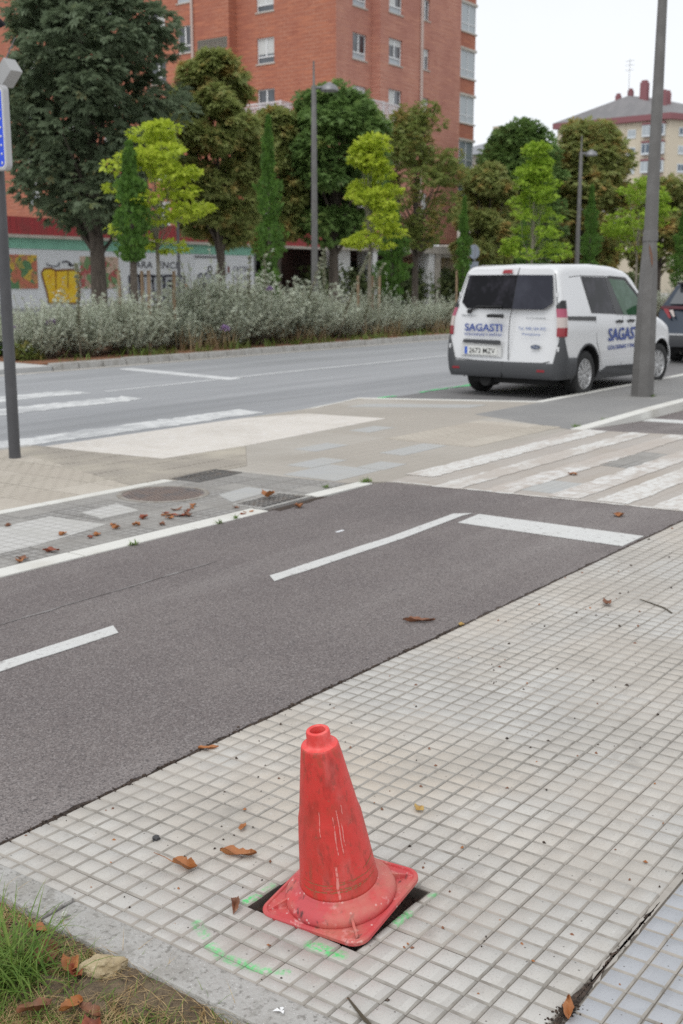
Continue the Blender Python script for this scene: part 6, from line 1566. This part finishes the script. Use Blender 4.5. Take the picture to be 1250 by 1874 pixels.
def far_block():
    m_w = mat('cream_render', (.60,.53,.42), .85, [('noise', .3, (.55,.485,.385), .45, .65)]); m_e = mat('burgundy_eave', (.25,.10,.11), .7); m_r = mat('grey_roof_tiles', (.20,.195,.20), .85, [('noise', .6, (.24,.23,.235), .45, .65)])
    m_fw = mat('far_window_white', (.62,.66,.69), .4); m_fg = mat('far_glass', (.10,.13,.17), .15)
    A = Vector((191.9,87.6,0)); B = Vector((194.5,72.9,0)); Cc = Vector((203.5,65.0,0)); ZE = 28.6
    A = Vector((195.0,93.5,0)); B = Vector((194.2,72.6,0)); Cc = Vector((216,62,0))
    t = thing('apartment_block', (B.x,B.y,0), 'cream apartment block with a grey roof and burgundy eaves, far off at the upper right', 'building')
    D_ = A + (Cc-B)
    foot = [A,B,Cc,D_]
    MB().prism([(p.x,p.y) for p in foot], 0, ZE).build('wall', m_w, t)
    cen = (A+B+Cc+D_)/4
    ex = [p + (p-cen).normalized()*.9 for p in foot]
    MB().prism([(p.x,p.y) for p in ex], ZE+.003, ZE+1.0).build('eave', m_e, t)
    ap = [(A+B)/2*.72 + cen*.28, (Cc+D_)/2*.72 + cen*.28]
    r1 = Vector((ap[0].x, ap[0].y, ZE+5.0)); ap[1] = ap[0].lerp(ap[1], .35); r2 = Vector((ap[1].x, ap[1].y, ZE+5.0)); e = [Vector((p.x,p.y,ZE+1.003)) for p in ex]
    rf = MB().add([e[0],e[1],e[2],e[3],r1,r2], [(0,1,4),(1,2,5,4),(2,3,5),(3,0,4,5),(3,2,1,0)]).build('roof', m_r, t)
    for f, g_, z0_, h in ((.36,.30,2.6,5.2),(.47,.36,3.2,5.9),(.66,.36,3.0,7.0),(.78,.62,4.0,7.2),(.93,.40,2.4,5.2),(1.0,.62,3.0,5.4)):
        w_ = .42 if f != .66 else .62; p = A.lerp(B, f).lerp(cen, g_); MB().box(p.x-w_,p.x+w_,p.y-w_,p.y+w_,ZE+z0_-1.5,ZE+h).box(p.x-w_*.7,p.x+w_*.7,p.y-w_*.7,p.y+w_*.7,ZE+h+.002,ZE+h+.35).build('chimney', m_e, rf)
    an = MB().tube([r1+Vector((0,0,-.2)), r1+Vector((0,0,6))], .04, 5); 
    for z in (4.2,5.0,5.7): an.tube([r1+Vector((-.1,-.8,z)), r1+Vector((.1,.8,z))], .03, 4)
    an.build('aerial', m_lampg, rf)
    def wins(P, Q, fr, nrm):
        u = (Q-P).normalized(); Ln = (Q-P).length
        for k in range(6):
            z = ZE - 2.6 - 2.95*k
            for f, w_, bay in fr:
                c = P + u*Ln*f + Vector((0,0,z))
                hw = w_/2
                wn = MB(); wn.extr([c-u*hw, c+u*hw, c+u*hw+Vector((0,0,1.45 if not bay else 1.9)), c-u*hw+Vector((0,0,1.45 if not bay else 1.9))], nrm*(.12 if not bay else .8)); o_ = wn.build('window', m_fw, t)
                g = MB(); e_ = nrm*(.125 if not bay else .805)
                for s0, s1 in ((-hw+.12,-.06),(.06,hw-.12)): g.extr([c+u*s0+Vector((0,0,.35))+e_, c+u*s1+Vector((0,0,.35))+e_, c+u*s1+Vector((0,0,1.3 if not bay else 1.7))+e_, c+u*s0+Vector((0,0,1.3 if not bay else 1.7))+e_], nrm*.01)
                g.build('pane', m_fg if (k+int(f*10)) % 2 else m_panel, o_)
                if bay:
                    s = MB(); s.extr([c-u*hw+Vector((0,0,1.95)), c+u*hw+Vector((0,0,1.95)), c+u*hw+Vector((0,0,2.25)), c-u*hw+Vector((0,0,2.25))], nrm*.95); s.build('hood', m_e, o_)
    n1 = Vector((-(B-A).y*-1, -(B-A).x, 0)).normalized(); n1 = n1 if n1.dot(A-cen) > 0 or n1.dot(B-cen) > 0 else -n1
    n2 = Vector(((Cc-B).y, -(Cc-B).x, 0)).normalized(); n2 = n2 if n2.dot(B-cen) > 0 else -n2
    wins(A, B, ((.12,1.5,0),(.26,1.5,0),(.40,1.5,0),(.54,1.5,0),(.68,1.5,0),(.82,1.6,1),(.94,1.2,1)), n1); wins(B, Cc, ((.12,1.6,0),(.32,2.2,1),(.55,1.6,0)), n2)
    p = A.lerp(B,.615); MB().tube([p+n1*.1, p+n1*.1+Vector((0,0,ZE))], .14, 6).build('drainpipe', m_w, t)
far_block()

def grey_block():
    t = thing('grey_building', (98, 54, 0), 'small pale grey building with chimneys just right of the brick tower', 'building')
    MB().box(96,112,48,58,0,13.2).build('wall', mat('pale_grey_render', (.50,.47,.43), .8), t)
    rf = MB().add([(95.5,47.5,13.21),(112.5,47.5,13.21),(112.5,58.5,13.21),(95.5,58.5,13.21),(100,53,15.1),(108,53,15.1)], [(0,1,5,4),(1,2,5),(2,3,4,5),(3,0,4),(3,2,1,0)]).build('roof', mat('grey_slate', (.27,.28,.30), .8), t)
    for x, y, h in ((98,52.8,15.6),(99.2,51.0,15.5)): MB().box(x-.45,x+.45,y-.45,y+.45,13.5,h).box(x-.5,x+.5,y-.5,y+.5,h+.002,h+.2).build('chimney', MATS['cream_render'], rf)
    for z in (8.0,10.8):
        for y in (50,53,56): o_ = MB().box(95.9,96.02,y-.7,y+.7,z,z+1.3).build('window', m_upvc, t); MB().box(95.88,95.9,y-.6,y+.6,z+.1,z+1.2).build('pane', m_pane, o_)
        for x in (98.5,102,106): o_ = MB().box(x-.7,x+.7,47.9,48.02,z,z+1.3).build('window', m_upvc, t); MB().box(x-.6,x+.6,47.88,47.9,z+.1,z+1.2).build('pane', m_pane, o_)
grey_block()
def low_house():
    t = thing('low_building', (80, 42, 0), 'low ochre building glimpsed between the tree trunks behind the van', 'building')
    MB().box(66.5,100,42,52,0,3.3).build('wall', mat('ochre_render', (.52,.38,.20), .85, [('noise', .6, (.42,.34,.24), .45, .65)]), t)
    MB().box(66.2,100.3,41.7,52.3,3.302,3.6).build('roof', m_conc, t)
    for x in range(69, 98, 4): MB().box(x,x+1.4,41.9,42.02,.2,2.3).build('window', m_pane, t)
low_house()
